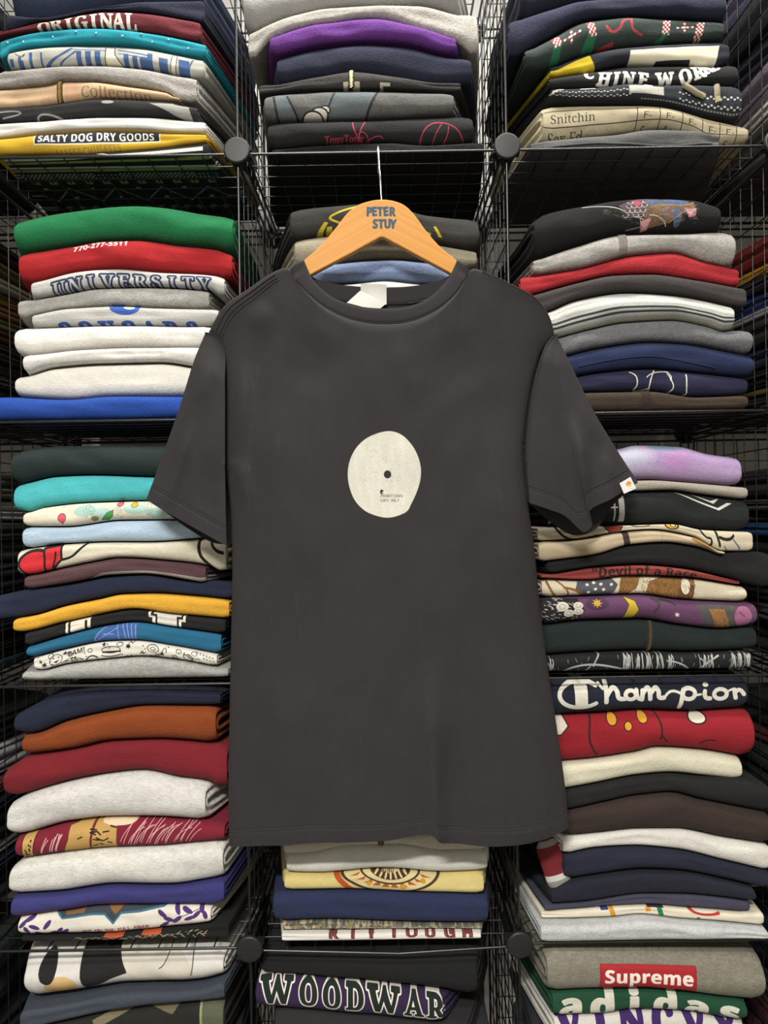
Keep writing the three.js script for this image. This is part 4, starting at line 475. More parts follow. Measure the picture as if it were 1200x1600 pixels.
// ---- right column, fourth shelf
stack([850, 1066, 860, 1064, 1000, 1061, 1172, 1060], [
  { n: SW, l: 'navy sweatshirt with white script lettering and a round C mark', c: '#20263a', x: [852, 1175], B: [860, 1123, 933, 1120, 1000, 1115, 1083, 1117, 1172, 1112], soft: 0.5, res: 4,
    print: (c, h) => { const w = '#e6e1d3'; c.save(); c.scale(1, h / 54); c.translate(800, -13 - 0.5); c.scale(1 / 3, 1 / 3);
      const st = (a, lw = 22) => ln(c, a, w, lw); c.beginPath(); c.ellipse(330, 118, 100, 60, 0, -0.75, 0.75, true); c.lineWidth = 20; c.strokeStyle = w; c.lineCap = 'round'; c.stroke(); pl(c, [300, 58, 362, 58, 366, 178, 306, 178], w); st([418, 70, 436, 92], 14);
      st([452, 64, 452, 156]); st([454, 128, 478, 84, 505, 100, 508, 150, 540, 146]); c.beginPath(); c.ellipse(568, 128, 24, 22, 0, 0, 7); c.lineWidth = 20; c.stroke(); st([596, 104, 594, 150, 616, 150], 20); st([622, 152, 626, 108]); st([626, 122, 648, 86, 662, 110, 662, 150]); st([664, 122, 686, 86, 704, 110, 702, 150, 728, 142]); st([738, 132, 760, 96, 806, 120], 13); st([822, 104, 806, 190], 21); c.beginPath(); c.ellipse(846, 122, 30, 26, 0, 0, 7); c.lineWidth = 20; c.stroke(); st([878, 130, 905, 126], 11); st([924, 112, 918, 150, 950, 148], 21); el(c, 930, 82, 14, 10, w); c.beginPath(); c.ellipse(1000, 128, 30, 24, 0, 0, 7); c.lineWidth = 20; c.stroke(); st([1030, 118, 1060, 104], 11); st([1066, 108, 1072, 150], 21); st([1070, 122, 1092, 92, 1112, 134], 21); c.restore(); } },
  { n: SW, l: 'red sweatshirt with dark curved outlines and amber spots', c: '#b31c2b', x: [860, 1184], B: [866, 1199, 933, 1193, 1000, 1182, 1033, 1174, 1100, 1178, 1170, 1190], wr: 0.005,
    print: (c, h) => { const k = '#2a1416'; pl(c, [866, 4, 884, 2, 892, 18, 880, 30, 868, 30], '#ddd3c2', k, 2); el(c, 1098, 12, 14, 10, '#ddd3c2', k, 2.5); ln(c, [930, 0, 922, 30, 930, 56, 938, 64], k, 3); ln(c, [1030, 0, 1042, 24, 1036, 52], k, 3); ln(c, [1038, 44, 1048, 58], k, 2.5); ln(c, [1100, 56, 1112, 46, 1124, 50], k, 2.5); el(c, 962, 12, 8, 9, '#d4982c', k, 1.5); el(c, 986, 24, 6, 7, '#d4982c', k, 1.5); el(c, 1010, 12, 8, 9, '#d4982c', k, 1.5); } },
  { n: SW, l: 'plain cream sweatshirt between the red and the black one', c: '#ddd7bf', x: [872, 1165], B: [874, 1241, 933, 1230, 1000, 1217, 1050, 1213, 1100, 1217, 1162, 1224] },
  { n: SW, l: 'black sweatshirt above the dark brown one', c: '#222224', x: [878, 1210], T: [874, 1241, 933, 1230, 1000, 1217, 1050, 1213, 1100, 1217, 1150, 1216, 1204, 1230], B: [883, 1272, 950, 1257, 1000, 1247, 1050, 1242, 1100, 1253, 1204, 1274], nu: 48 },
  { n: SW, l: 'wide chocolate brown sweatshirt resting on the white and navy one', c: '#45352d', x: [884, 1210], B: [884, 1312, 950, 1305, 1000, 1300, 1060, 1300, 1133, 1313, 1204, 1324], nu: 48 },
  { n: SW, l: 'white sweatshirt under the chocolate brown one', c: '#e4e0d7', x: [880, 1210], B: [882, 1340, 937, 1329, 990, 1327, 1060, 1332, 1130, 1348, 1204, 1366], nu: 48 },
  { n: SW, l: 'navy sweatshirt with a red and white striped cuff tucked at its end', c: '#2a2f45', x: [883, 1210], B: [885, 1381, 937, 1373, 1007, 1364, 1060, 1366, 1130, 1378, 1204, 1396], nu: 48,
    parts: (m, f, X) => { const a = at(866, 1352, -0.03), g = new THREE.CapsuleGeometry(0.016, 0.045, 6, 16), cv = canvas(64, 256), c = cv.getContext('2d'); rc(c, 0, 0, 64, 256, '#74212a'); rc(c, 0, 24, 64, 26, '#8d8a85'); rc(c, 0, 160, 64, 22, '#d0ccc4'); rc(c, 0, 182, 64, 30, '#8d8a85'); g.scale(1.1, 1, 0.55); const t = asTex(cv, true); const q = part('striped_cuff', g, new THREE.MeshStandardMaterial({ map: t, roughness: 0.95 }), m, 'dark red knitted cuff with grey and white bands'); q.position.set(a[0], a[1], -0.034); q.rotation.z = 0.3; } },
  { n: SW, l: 'dark ink navy sweatshirt above the slate grey one', c: '#1e2233', x: [861, 1182], T: [864, 1399, 892, 1382, 937, 1374, 1007, 1365, 1060, 1367, 1130, 1379, 1179, 1391], B: [864, 1415, 920, 1411, 1007, 1399, 1060, 1399, 1130, 1404, 1179, 1411] },
  { n: SW, l: 'slate grey violet sweatshirt on top of the cream rainbow print', c: '#55546a', x: [851, 1173], B: [857, 1425, 920, 1420, 1007, 1416, 1077, 1420, 1155, 1426] },
  { n: TS, l: 'cream t-shirt with small yellow, green and red rainbow marks', c: '#ded5c0', x: [846, 1194], B: [848, 1437, 955, 1434, 997, 1430, 1060, 1436, 1130, 1441, 1186, 1447], fab: 'jersey',
    print: (c, h) => { pl(c, [952, 0, 960, 0, 964, h, 956, h], '#d2942a'); pl(c, [1010, 2, 1018, 0, 1020, h * .6, 1012, h * .7], '#d2942a'); pl(c, [1028, 0, 1036, 0, 1040, h, 1032, h], '#1f7a46'); ln(c, [1080, 0, 1096, h * .8, 1126, h * .2], '#b5322c', 4); rc(c, 940, 0, 12, 3, '#2a3b78'); el(c, 1094, h - 2, 3, 2, '#1f7a46'); rc(c, 1014, 0, 26, 2, '#2a2640'); } },
  { n: SW, l: 'pale grey marl sweatshirt hiding the shelf wire above the box patch one', c: '#c3c4c3', tone: 'ash', x: [841, 1194], B: [846, 1474, 902, 1477, 990, 1480, 1060, 1480, 1130, 1485, 1190, 1489], rest: shelfY(3) - 0.002, zf: 0.022, wr: 0.005 },
], { group: 'right column, fourth shelf stack', col: 3, floor: shelfY(3), shift: -0.06 });
// ---- right column, fifth shelf
stack([850, 1480, 902, 1482, 1060, 1486, 1190, 1492], [
  { n: SW, l: 'stone grey sweatshirt with a red rectangular chest patch', c: '#9d9788', tone: 'heather', x: [852, 1191], B: [860, 1551, 920, 1548, 990, 1546, 1060, 1551, 1130, 1560, 1184, 1565], zf: 0.01, soft: 0.45, wr: 0.003,
    parts: (m, f, X) => { const cv = canvas(900, 270), c = cv.getContext('2d'); rc(c, 0, 0, 900, 270, '#9c1c22'); rc(c, 14, 14, 872, 242, '#a51d24'); tx(c, 'Supreme', 455, 195, 190, { a: 'center', c: '#efe6da', st: '#efe6da', lw: 5, sx: 1.02 }); const r = rng(8); c.globalAlpha = .12; for (let i = 0; i < 900; i++) rc(c, r() * 900, r() * 270, 2, 10, r() > .5 ? '#fff' : '#400'); c.globalAlpha = 1; const t = new THREE.CanvasTexture(cv); t.colorSpace = THREE.SRGBColorSpace; part('chest_patch', stripGeo(f, X(934, 1520), X(1084, 1520), -0.74, 0.5, 24, 10, 0.0016), new THREE.MeshStandardMaterial({ map: t, roughness: 0.8 }), m, 'red embroidered rectangular patch with white lettering'); } },
  { n: SW, l: 'green sweatshirt with large fuzzy white lowercase lettering', c: '#1e5b3d', x: [863, 1168], B: [866, 1592, 937, 1590, 990, 1582, 1060, 1584, 1160, 1598],
    print: (c, h) => spread(c, 'adidas', 894, 1142, 44, 52, { c: '#dcd7c8', st: '#dcd7c8', lw: 3, sx: 1.35 }) },
  { n: TS, l: 'white t-shirt with large purple lettering under the green lettered sweatshirt', c: '#d9d5cc', x: [867, 1168], B: [868, 1640, 1165, 1646],
    print: (c, h) => spread(c, 'VINCVX', 892, 1140, 40, 50, { f: 'serif', c: '#3f2464', st: '#3f2464', lw: 5, sx: 1.1 }) },
], { group: 'right column, fifth shelf stack', col: 3, floor: shelfY(4), shift: -0.1 });

// sweatshirts under the fifth shelf stacks, below the frame
for (const [i, y] of [[1, 1650], [2, 1648], [3, 1646]]) fill(i, at(i * 400 - 200, y, -0.012)[1], shelfY(4), [['#3b3d45', 'slate'], ['#6f6c66', 'grey'], ['#2a2a2c', 'black']], { ...HID, group: 'plain sweatshirts below the fifth shelf stacks', label: `sweatshirt at the foot of the fifth shelf stack in the ${['', 'left', 'middle', 'right'][i]} column` });

// ---- outer columns, seen at an angle through the wire
function side(i, j, room, list, label, group) {
  const r = rng(i * 100 + j * 7 + 3); let y = shelfY(j); const y00 = y, tot = list.reduce((s, a) => s + a[1], 0), k = room / tot;
  let below = () => y00, amp = 0, ph = 0;
  for (const [color, t, words, kind] of list.slice().reverse()) {
    const b = below, h = t * k, xa = NX(i) + 0.014 + r() * 0.045, xb = NX(i + 1) - 0.014 - r() * 0.045, mid = NX(i) + PX / 2;
    y += h; amp = Math.min(0.016, amp + 0.004 * r()); ph += (r() - 0.5) * 0.5; const y1 = y, a1 = amp, p1 = ph;
    const t1 = (x) => Math.max(b(x) + 0.006, y1 - a1 * 0.6 + a1 * Math.cos((x - mid) * 9 + p1)); below = t1;
    garment({ name: kind || SW, cat: CATS[kind || SW], label: `${words} ${label}`, group, color, xL: xa, xR: xb, bL: NX(i) + 0.012, bR: NX(i + 1) - 0.012, top: t1, bot: b, nu: 22, nf: 10, lobes: 2 + Math.floor(r() * 3), zf: -0.02 * r() });
  }
}
const RG = 'stacks in the outer column right of the wire panel', LG = 'stacks in the outer column left of the wire panel', RL = 'in the stack beyond the right wire panel', LL = 'in the stack beyond the left wire panel';
side(4, 0, 0.33, [['#4b4763', 45, 'slate violet sweatshirt'], ['#1d1d22', 55, 'black sweatshirt'], ['#23243a', 40, 'dark navy sweatshirt'], ['#8f8490', 50, 'mauve grey sweatshirt'], ['#c6bdb8', 30, 'pinkish white t-shirt', TS], ['#55524c', 45, 'olive grey sweatshirt']], RL + ' at the top shelf', RG);
side(4, 1, 0.29, [['#98281f', 45, 'red sweatshirt'], ['#c99a34', 22, 'yellow t-shirt', TS], ['#4a3d48', 25, 'dark mauve sweatshirt'], ['#2a4686', 34, 'blue sweatshirt'], ['#c9c8cc', 18, 'white t-shirt', TS], ['#33322f', 45, 'dark grey sweatshirt'], ['#26304f', 34, 'navy sweatshirt'], ['#1a1a1b', 32, 'black sweatshirt'], ['#9a9440', 10, 'thin yellow green t-shirt', TS], ['#161617', 35, 'black hoodie', HD]], RL + ' on the second shelf', RG);
side(4, 2, 0.30, [['#2f2a28', 50, 'brown black sweatshirt'], ['#5c5450', 24, 'taupe sweatshirt'], ['#3a3432', 22, 'dark brown t-shirt', TS], ['#174d86', 24, 'bright blue sweatshirt'], ['#17181b', 60, 'black sweatshirt'], ['#1d1f25', 50, 'blue black sweatshirt'], ['#4d5054', 28, 'grey sweatshirt'], ['#18181a', 60, 'black hoodie', HD]], RL + ' on the third shelf', RG);
side(4, 3, 0.29, [['#161719', 40, 'black sweatshirt'], ['#5c1d22', 22, 'dark red t-shirt', TS], ['#17181b', 60, 'black hoodie', HD], ['#202227', 50, 'ink black sweatshirt'], ['#1b1b1d', 60, 'soot black sweatshirt'], ['#262a3c', 45, 'dark navy sweatshirt']], RL + ' on the fourth shelf', RG);
side(4, 4, 0.30, [['#1a2040', 45, 'midnight blue sweatshirt'], ['#2c2f3a', 30, 'slate black sweatshirt'], ['#541a20', 60, 'wine red sweatshirt'], ['#2a2a2c', 80, 'black sweatshirt']], RL + ' on the fifth shelf', RG);
side(0, 0, 0.31, [['#22242c', 60, 'black sweatshirt'], ['#1c1d22', 60, 'ink sweatshirt'], ['#2e2a2c', 60, 'dark plum sweatshirt'], ['#1b1b1d', 60, 'soot black sweatshirt']], LL + ' at the top shelf', LG);
side(0, 1, 0.30, [['#4a1d22', 30, 'dark red sweatshirt'], ['#77762f', 20, 'olive yellow t-shirt', TS], ['#a79f8a', 16, 'stone t-shirt', TS], ['#8e7a22', 20, 'mustard sweatshirt'], ['#8a5a2a', 18, 'tan orange t-shirt', TS], ['#716a3a', 20, 'olive sweatshirt'], ['#5e2a24', 24, 'rust sweatshirt'], ['#3d3a3c', 30, 'dark grey sweatshirt'], ['#541f28', 18, 'burgundy t-shirt', TS], ['#55544f', 22, 'grey sweatshirt'], ['#2c2b2b', 22, 'charcoal sweatshirt'], ['#62625d', 20, 'mid grey t-shirt', TS], ['#232323', 20, 'black sweatshirt']], LL + ' on the second shelf', LG);
side(0, 2, 0.31, [['#8f8878', 45, 'stone sweatshirt'], ['#c2bfb8', 40, 'white t-shirt', TS], ['#42453a', 30, 'dark olive sweatshirt'], ['#5c5d5c', 40, 'grey sweatshirt'], ['#1a1a1c', 50, 'black sweatshirt'], ['#22222a', 40, 'ink sweatshirt'], ['#272c40', 26, 'navy sweatshirt'], ['#6d4630', 10, 'rust brown t-shirt', TS], ['#1d1f22', 22, 'black t-shirt', TS], ['#55705a', 10, 'sage t-shirt', TS], ['#2f5563', 16, 'teal t-shirt', TS]], LL + ' on the third shelf', LG);
side(0, 3, 0.30, [['#16171a', 50, 'black sweatshirt'], ['#a9abae', 50, 'light grey sweatshirt'], ['#5d1c22', 24, 'dark red t-shirt', TS], ['#1d2440', 24, 'navy sweatshirt'], ['#1a1b1d', 50, 'black hoodie', HD], ['#8a8a86', 22, 'grey t-shirt', TS], ['#2b2848', 24, 'dark violet sweatshirt'], ['#1b2a2c', 60, 'dark teal sweatshirt']], LL + ' on the fourth shelf', LG);
side(0, 4, 0.31, [['#1d2c2b', 60, 'bottle green sweatshirt'], ['#202a2b', 60, 'dark teal sweatshirt'], ['#24262a', 80, 'black sweatshirt']], LL + ' on the fifth shelf', LG);

// ------------------------------------------------------------ wooden hanger
const ZH = 0.035;
{
  const hanger = new THREE.Group(); hanger.name = 'wooden_hanger'; const base = at(597, 370, ZH); hanger.position.set(base[0], base[1], ZH); scene.add(hanger);
  tag(hanger, 'varnished wooden hanger with blue handwritten capitals, hooked over the rack wire', 'hanger');
  const P2 = (x, y) => { const p = at(x, y, ZH); return new THREE.Vector2(p[0] - base[0], p[1] - base[1]); };
  const topPts = [[372, 496], [380, 487], [425, 459], [456, 433], [476, 411], [503, 387], [526, 360], [545, 336], [566, 322], [597, 316], [626, 322], [645, 338], [664, 364], [687, 390], [715, 413], [733, 431], [770, 457], [816, 485], [824, 494]];
  const botPts = [[820, 502], [808, 500], [760, 468], [702, 426], [650, 398], [600, 371], [594, 371], [545, 398], [490, 427], [432, 462], [388, 500], [377, 503]];
  const sh = new THREE.Shape(); const tp = new THREE.SplineCurve(topPts.map(([x, y]) => P2(x, y))).getPoints(70), bp = botPts.map(([x, y]) => P2(x, y));
  sh.setFromPoints([...tp, ...bp]);
  const g = new THREE.ExtrudeGeometry(sh, { depth: 0.009, bevelEnabled: true, bevelThickness: 0.0016, bevelSize: 0.0016, bevelSegments: 3, curveSegments: 8 }); g.translate(0, 0, -0.0045);
  const cv = canvas(1024, 512), c = cv.getContext('2d'), x0 = -0.25, y0 = -0.13, w = 0.5, h = 0.25;   // half a metre by a quarter
  rc(c, 0, 0, 1024, 512, '#c88b40'); const r = rng(77);
  for (const s of [-1, 1]) { c.save(); c.beginPath(); c.rect(s < 0 ? 0 : 512, 0, 512, 512); c.clip(); c.translate(512, 250); c.rotate(s * 0.5); for (let i = 0; i < 260; i++) { const y = -300 + r() * 600; c.globalAlpha = 0.05 + r() * 0.09; ln(c, [-600, y, -200, y + r() * 10 - 5, 200, y + r() * 10 - 5, 600, y], r() > .45 ? '#a86c2e' : '#dcae6c', 1 + r() * 4); } c.globalAlpha = 1; c.restore(); }
  const U = (v) => [(v.x - x0) / w * 1024, (1 - (v.y - y0) / h) * 512];
  const ink = '#2c4658', wr = (s, px, py, size, gap) => { for (let i = 0; i < s.length; i++) { const [a, b] = U(P2(px + i * gap, py)); tx(c, s[i], a, b, size, { c: ink, st: ink, lw: 2.6, w: 'bold', r: (r() - .5) * .16, sx: .85 }); } };
  wr('PETER', 572, 340, 33, 8.9); wr('STUY', 582, 359, 33, 9);
  const [sx, sy] = U(P2(597, 330)); c.globalAlpha = .35; ln(c, [sx, sy, sx, sy + 90], '#8a5a28', 1.2); c.globalAlpha = 1;
  const t = new THREE.CanvasTexture(cv); t.colorSpace = THREE.SRGBColorSpace; t.repeat.set(1 / w, 1 / h); t.offset.set(-x0 / w, -y0 / h);
  part('hanger_body', g, new THREE.MeshPhysicalMaterial({ map: t, roughness: 0.62, specularIntensity: 0.45, clearcoat: 0.06, clearcoatRoughness: 0.3 }), hanger);
  const hk = (px, py, z) => { const p = at(px, py, z); return new THREE.Vector3(p[0] - base[0], p[1] - base[1], z - ZH); };
  const wireTop = NY(0) + 0.0024 + 0.0016, V = (y, z) => new THREE.Vector3(at(591, 246, z)[0] - base[0], y - base[1], z - ZH);
  const hook = new THREE.CatmullRomCurve3([hk(597, 324, ZH), hk(596, 312, ZH), hk(594, 280, 0.034), hk(592, 258, 0.028), V(wireTop - 0.004, 0.016), V(wireTop + 0.0005, 0.004), V(wireTop + 0.0003, -0.004), V(wireTop - 0.006, -0.014), V(wireTop - 0.018, -0.018), V(wireTop - 0.026, -0.017)]);
  part('hook', new THREE.TubeGeometry(hook, 60, 0.0016, 10), plain('#c9c9c6', 0.22, 1), hanger, 'bright steel hook');
}

// ------------------------------------------------------------ the hanging t-shirt
{
  const tee = new THREE.Group(); tee.name = 't_shirt'; const base = at(620, 1310, 0.05); tee.position.set(base[0], base[1], 0); scene.add(tee);
  tag(tee, 'washed black t-shirt with a white record label print on the wooden hanger', 't-shirt');
  const ZT = 0.05;
  const L = (x, y, z = ZT) => { const p = at(x, y, z); return [p[0] - base[0], p[1] - base[1]]; };
  const TEE = 0x2a2728;
  const pn = tileNoise(N, 5, 31), pm = tileNoise(N, 40, 32, 14);
  const washC = greyCanvas(N, (i) => 214 + 22 * nA[i] + 12 * pm[i] + 10 * pn[i]);
  const wash = asTex(washC, true, 0.33);
  const fabric = new THREE.MeshStandardMaterial({ color: TEE, roughness: 0.93, map: wash, bumpMap: BUMP.jersey, bumpScale: 0.0004 });
  const stitch = new THREE.MeshStandardMaterial({ color: 0x282626, roughness: 0.9 });
  // creases: [x1, y1, x2, y2, half width (px), height (m)]
  const folds = [[672, 1010, 680, 1300, 16, 0.006], [700, 1120, 712, 1310, 22, -0.004], [386, 560, 376, 700, 12, 0.0045], [376, 700, 392, 800, 14, 0.004], [430, 560, 470, 1000, 40, 0.004], [470, 1000, 440, 1300, 40, 0.004], [760, 640, 800, 1000, 44, 0.005], [800, 1000, 840, 1290, 36, 0.004], [560, 860, 540, 1290, 46, 0.003], [640, 820, 690, 1040, 36, 0.003], [352, 735, 372, 722, 6, 0.003], [610, 520, 650, 640, 60, 0.002], [520, 520, 470, 620, 50, -0.003], [680, 520, 740, 620, 50, -0.003], [390, 520, 430, 480, 22, 0.003],
    [312, 640, 262, 800, 9, 0.0045], [330, 560, 312, 640, 14, 0.003], [892, 640, 911, 802, 12, 0.009], [905, 610, 940, 700, 18, 0.003], [940, 700, 962, 760, 12, 0.003], [285, 700, 250, 780, 20, -0.002], [330, 700, 335, 830, 16, -0.003]].map(([a, b, c, d, w, h]) => [...L(a, b), ...L(c, d), w / PPM, h]);
  const fold = (x, y) => { let s = 0; for (const [x1, y1, x2, y2, w, h] of folds) { const dx = x2 - x1, dy = y2 - y1, t = clamp(((x - x1) * dx + (y - y1) * dy) / (dx * dx + dy * dy), 0, 1), d = Math.hypot(x - x1 - dx * t, y - y1 - dy * t) / w; if (d < 3) s += 1.4 * h * Math.exp(-d * d) * sstep(t, 0, 0.45) * (y2 < 0.03 ? 1 : 1 - 0.7 * sstep(t, 0.6, 1)); } return s + 0.0034 * nz(x * 14, y * 4, 3) + 0.0013 * nz(x * 34, y * 16, 9); };
  const edge = (a, n, z = ZT) => { const cv = new THREE.CatmullRomCurve3(pairs(a).map(([x, y]) => new THREE.Vector3(...L(x, y, z), 0)), false, 'centripetal'); cv.arcLengthDivisions = 600; const o = []; for (let i = 0; i <= n; i++) o.push(cv.getPointAt(i / n)); return o; };
  function patch(T, B, Lf, R, nu, nv, zf) {
    const t = edge(T, nu), b = edge(B, nu), l = edge(Lf, nv), r = edge(R, nv), P = [];
    for (let j = 0; j <= nv; j++) for (let i = 0; i <= nu; i++) {
      const u = i / nu, v = j / nv, q = (k) => (1 - v) * t[i][k] + v * b[i][k] + (1 - u) * l[j][k] + u * r[j][k] - ((1 - u) * (1 - v) * t[0][k] + u * (1 - v) * t[nu][k] + (1 - u) * v * b[0][k] + u * v * b[nu][k]);
      const x = q('x'), y = q('y'); P.push(new THREE.Vector3(x, y, zf(u, v, x, y)));
    }
    const pos = [], uv = [], idx = []; P.forEach((p) => { pos.push(p.x, p.y, p.z); uv.push(p.x + 0.35, p.y + 0.05); });
    for (let j = 0; j < nv; j++) for (let i = 0; i < nu; i++) { const a = j * (nu + 1) + i, c = a + nu + 1; idx.push(a, c, a + 1, c, c + 1, a + 1); }
    const g = new THREE.BufferGeometry(); g.setAttribute('position', new THREE.Float32BufferAttribute(pos, 3)); g.setAttribute('uv', new THREE.Float32BufferAttribute(uv, 2)); g.setIndex(idx); g.computeVertexNormals();
    g.userData.P = (u, v, lift = 0) => { const fi = clamp(u, 0, 1) * nu, fj = clamp(v, 0, 1) * nv, i = Math.min(nu - 1, Math.floor(fi)), j = Math.min(nv - 1, Math.floor(fj)), k = j * (nu + 1) + i, a = P[k].clone().lerp(P[k + 1], fi - i), b2 = P[k + nu + 1].clone().lerp(P[k + nu + 2], fi - i); a.lerp(b2, fj - j); a.z += lift; return a; };
    return g;
  }
  const thread = (name, parent, pts, r = 0.0006) => part(name, new THREE.TubeGeometry(new THREE.CatmullRomCurve3(pts), pts.length * 2, r, 5), stitch, parent);
  const along = (n, f) => Array.from({ length: n + 1 }, (_, i) => f(i / n));

  const neckL = L(449, 420)[0], neckR = L(737, 421)[0];
  const neckT = (x) => Math.sin(Math.PI * clamp((x - neckL) / (neckR - neckL), 0, 1));
  const shoulderL = [322, 515, 345, 480, 380, 455, 449, 420], shoulderR = [737, 421, 800, 444, 840, 465, 861, 492, 871, 521];
  const neckOuter = [460, 437, 480, 459, 510, 483, 550, 501, 595, 508, 640, 504, 680, 487, 710, 462, 727, 438];
  const left = [322, 515, 340, 530, 349, 560, 350, 640, 350, 730, 359, 800, 361, 870, 360, 950, 357, 1100, 355, 1250, 356, 1325];
  const right = [871, 521, 850, 545, 836, 585, 826, 640, 820, 710, 826, 780, 836, 850, 845, 940, 856, 1030, 871, 1130, 885, 1230, 891, 1296];
  const hem = [356, 1325, 425, 1316, 528, 1307, 610, 1304, 655, 1297, 674, 1295, 688, 1308, 720, 1313, 795, 1315, 850, 1306, 891, 1296];
  const rise = (v, x) => Math.sqrt(1 - (1 - clamp(v / lerp(0.007, 0.035, neckT(x)), 0, 1)) ** 2);
  const hemStep = (v, k) => 0.0011 * sstep(v, 1 - k, 1 - k + 0.002);
  const zNeckF = (x) => ZH + 0.009 * sstep(neckT(x), 0.0, 0.12) + 0.015 * neckT(x), zNeckB = (x) => ZH - 0.011 * neckT(x);
  const fz = (u, v, x, y) => { const side = Math.pow(Math.max(0, 1 - (2 * u - 1) ** 2), 0.5), body = ZT - 0.009 + 0.025 * side; return lerp(zNeckF(x), body + fold(x, y) * Math.min(1, side * 2), rise(v, x)) + hemStep(v, 0.026); };
  const front = patch([...shoulderL, ...neckOuter, ...shoulderR], hem, left, right, 150, 210, fz);
  // printed front: white label disc with its small black marks
  const cw = 1792, ch = 2048, cvs = canvas(cw, ch), c = cvs.getContext('2d'), PW = 0.70, PH = 0.80;    // metres covered: uv 0..0.70, 0..0.80 (+0.05)
  rc(c, 0, 0, cw, ch, '#2a2728');
  const toC = (px, py) => { const p = L(px, py, 0.072); return [(p[0] + 0.35) / PW * cw, (1 - (p[1] + 0.0) / PH) * ch]; };
  const pth = (a, fill) => { const q = new THREE.CatmullRomCurve3(pairs(a).map(([x, y]) => new THREE.Vector3(...toC(x, y), 0)), true, 'centripetal').getPoints(160); c.beginPath(); q.forEach((p, i) => i ? c.lineTo(p.x, p.y) : c.moveTo(p.x, p.y)); c.closePath(); c.fillStyle = fill; c.fill(); };
  const LABEL = [608, 673, 628, 679, 644, 695, 654, 714, 658, 732, 657, 750, 651, 770, 643, 787, 637, 798, 627, 804, 607, 809, 588, 806, 570, 798, 555, 783, 546, 762, 543, 740, 547, 717, 559, 696, 578, 681];
  pth(LABEL, '#d9d7c9');
  { const rr = rng(5); c.save(); for (let i = 0; i < 240; i++) { const [a, b] = toC(550 + rr() * 104, 685 + rr() * 116); c.globalAlpha = 0.05 + rr() * 0.12; el(c, a, b, 1 + rr() * 2.4, 0.6 + rr() * 1.2, rr() > 0.35 ? '#8f8b80' : '#f1efe4'); } for (let i = 0; i < 70; i++) { const [a, b] = toC(565 + rr() * 60, 696 + rr() * 75); c.globalAlpha = 0.35; el(c, a, b, 0.7 + rr(), 0.9 + rr() * 2, '#6a665d'); } c.globalAlpha = .25; for (let i = 0; i < 16; i++) { const [a, b] = toC(548 + rr() * 100, 735 + rr() * 50); ln(c, [a, b, a + 16 + rr() * 34, b + rr() * 4 - 2], '#a9a598', .8); } c.restore();
    const K = '#2b2727'; let [a, b] = toC(605.5, 741); el(c, a, b, 12, 13, K); [a, b] = toC(596.5, 768.5); el(c, a, b, 5.5, 8, K); el(c, a + 3, b + 2, 2.6, 2.4, '#d9d7c9'); [a, b] = toC(594.5, 777); tx(c, 'PROMOTIONAL', a, b, 12.5, { f: 'monospace', w: 'normal', c: K, sx: .92 }); [a, b] = toC(594.5, 784); tx(c, 'COPY ONLY', a, b, 12.5, { f: 'monospace', w: 'normal', c: K, sx: .92 }); }
  { const wear = rng(44); c.save(); c.globalAlpha = 0.1; for (const [x1, y1, x2, y2, n] of [[655, 930, 684, 1296, 60], [398, 560, 382, 800, 40], [352, 738, 376, 722, 10], [760, 640, 830, 1080, 40], [430, 640, 470, 1000, 30]]) for (let i = 0; i < n; i++) { const t = wear(), [a, b] = toC(lerp(x1, x2, t) + (wear() - .5) * 7, lerp(y1, y2, t)); ln(c, [a, b, a + (x2 - x1) * .05, b + 12 + wear() * 26], '#8a8482', .8 + wear() * 1.4); } c.restore(); }   // dye worn off along old creases, in short flecks
  c.globalCompositeOperation = 'multiply'; c.fillStyle = c.createPattern(washC, 'repeat'); c.fillRect(0, 0, cw, ch);
  const mapT = new THREE.CanvasTexture(cvs); mapT.colorSpace = THREE.SRGBColorSpace; mapT.wrapS = mapT.wrapT = THREE.ClampToEdgeWrapping; mapT.repeat.set(1 / PW, 1 / PH); mapT.offset.set(0, -0.05 / PH);
  const frontM = part('front_panel', front, new THREE.MeshStandardMaterial({ map: mapT, roughness: 0.93, bumpMap: BUMP.jersey, bumpScale: 0.0004 }), tee, 'washed black front with an off-white label print');
  thread('hem_stitching', frontM, along(120, (u) => front.userData.P(u, 0.9725, 0.0003)), 0.0005);
  thread('hem_stitching', frontM, along(120, (u) => front.userData.P(u, 0.9665, 0.0003)), 0.0004);
  // back panel, seen inside the neck and under the hem
  const neckBack = [460, 432, 480, 448, 520, 461, 560, 466, 595, 467, 640, 466, 675, 459, 710, 446, 727, 433];
  const hemB = [356, 1325, 425, 1309, 528, 1299, 610, 1295, 700, 1299, 795, 1306, 850, 1302, 891, 1296];
  const back = patch([...shoulderL, ...neckBack, ...shoulderR], hemB, left, right, 80, 110, (u, v, x, y) => { const side = Math.pow(Math.max(0, 1 - (2 * u - 1) ** 2), 0.5), body = ZT - 0.011 - 0.016 * side; return lerp(zNeckB(x), body + 0.5 * 0.004 * nz(x * 12, y * 5, 20), rise(v, x)); });
  part('back_panel', back, fabric, tee);
  // sleeves
  const slL = [[318, 516, 334, 522, 351, 541], [225, 780, 262, 800, 300, 820, 345, 845, 358, 852], [318, 516, 300, 560, 275, 640, 250, 710, 225, 780], [351, 541, 354, 600, 355, 730, 356, 800, 358, 852]];
  const slLb = [[318, 516, 334, 518, 351, 530], [225, 780, 255, 802, 292, 830, 330, 850, 368, 850], [318, 516, 300, 560, 275, 640, 250, 710, 225, 780], [351, 530, 352, 600, 356, 730, 366, 800, 368, 850]];
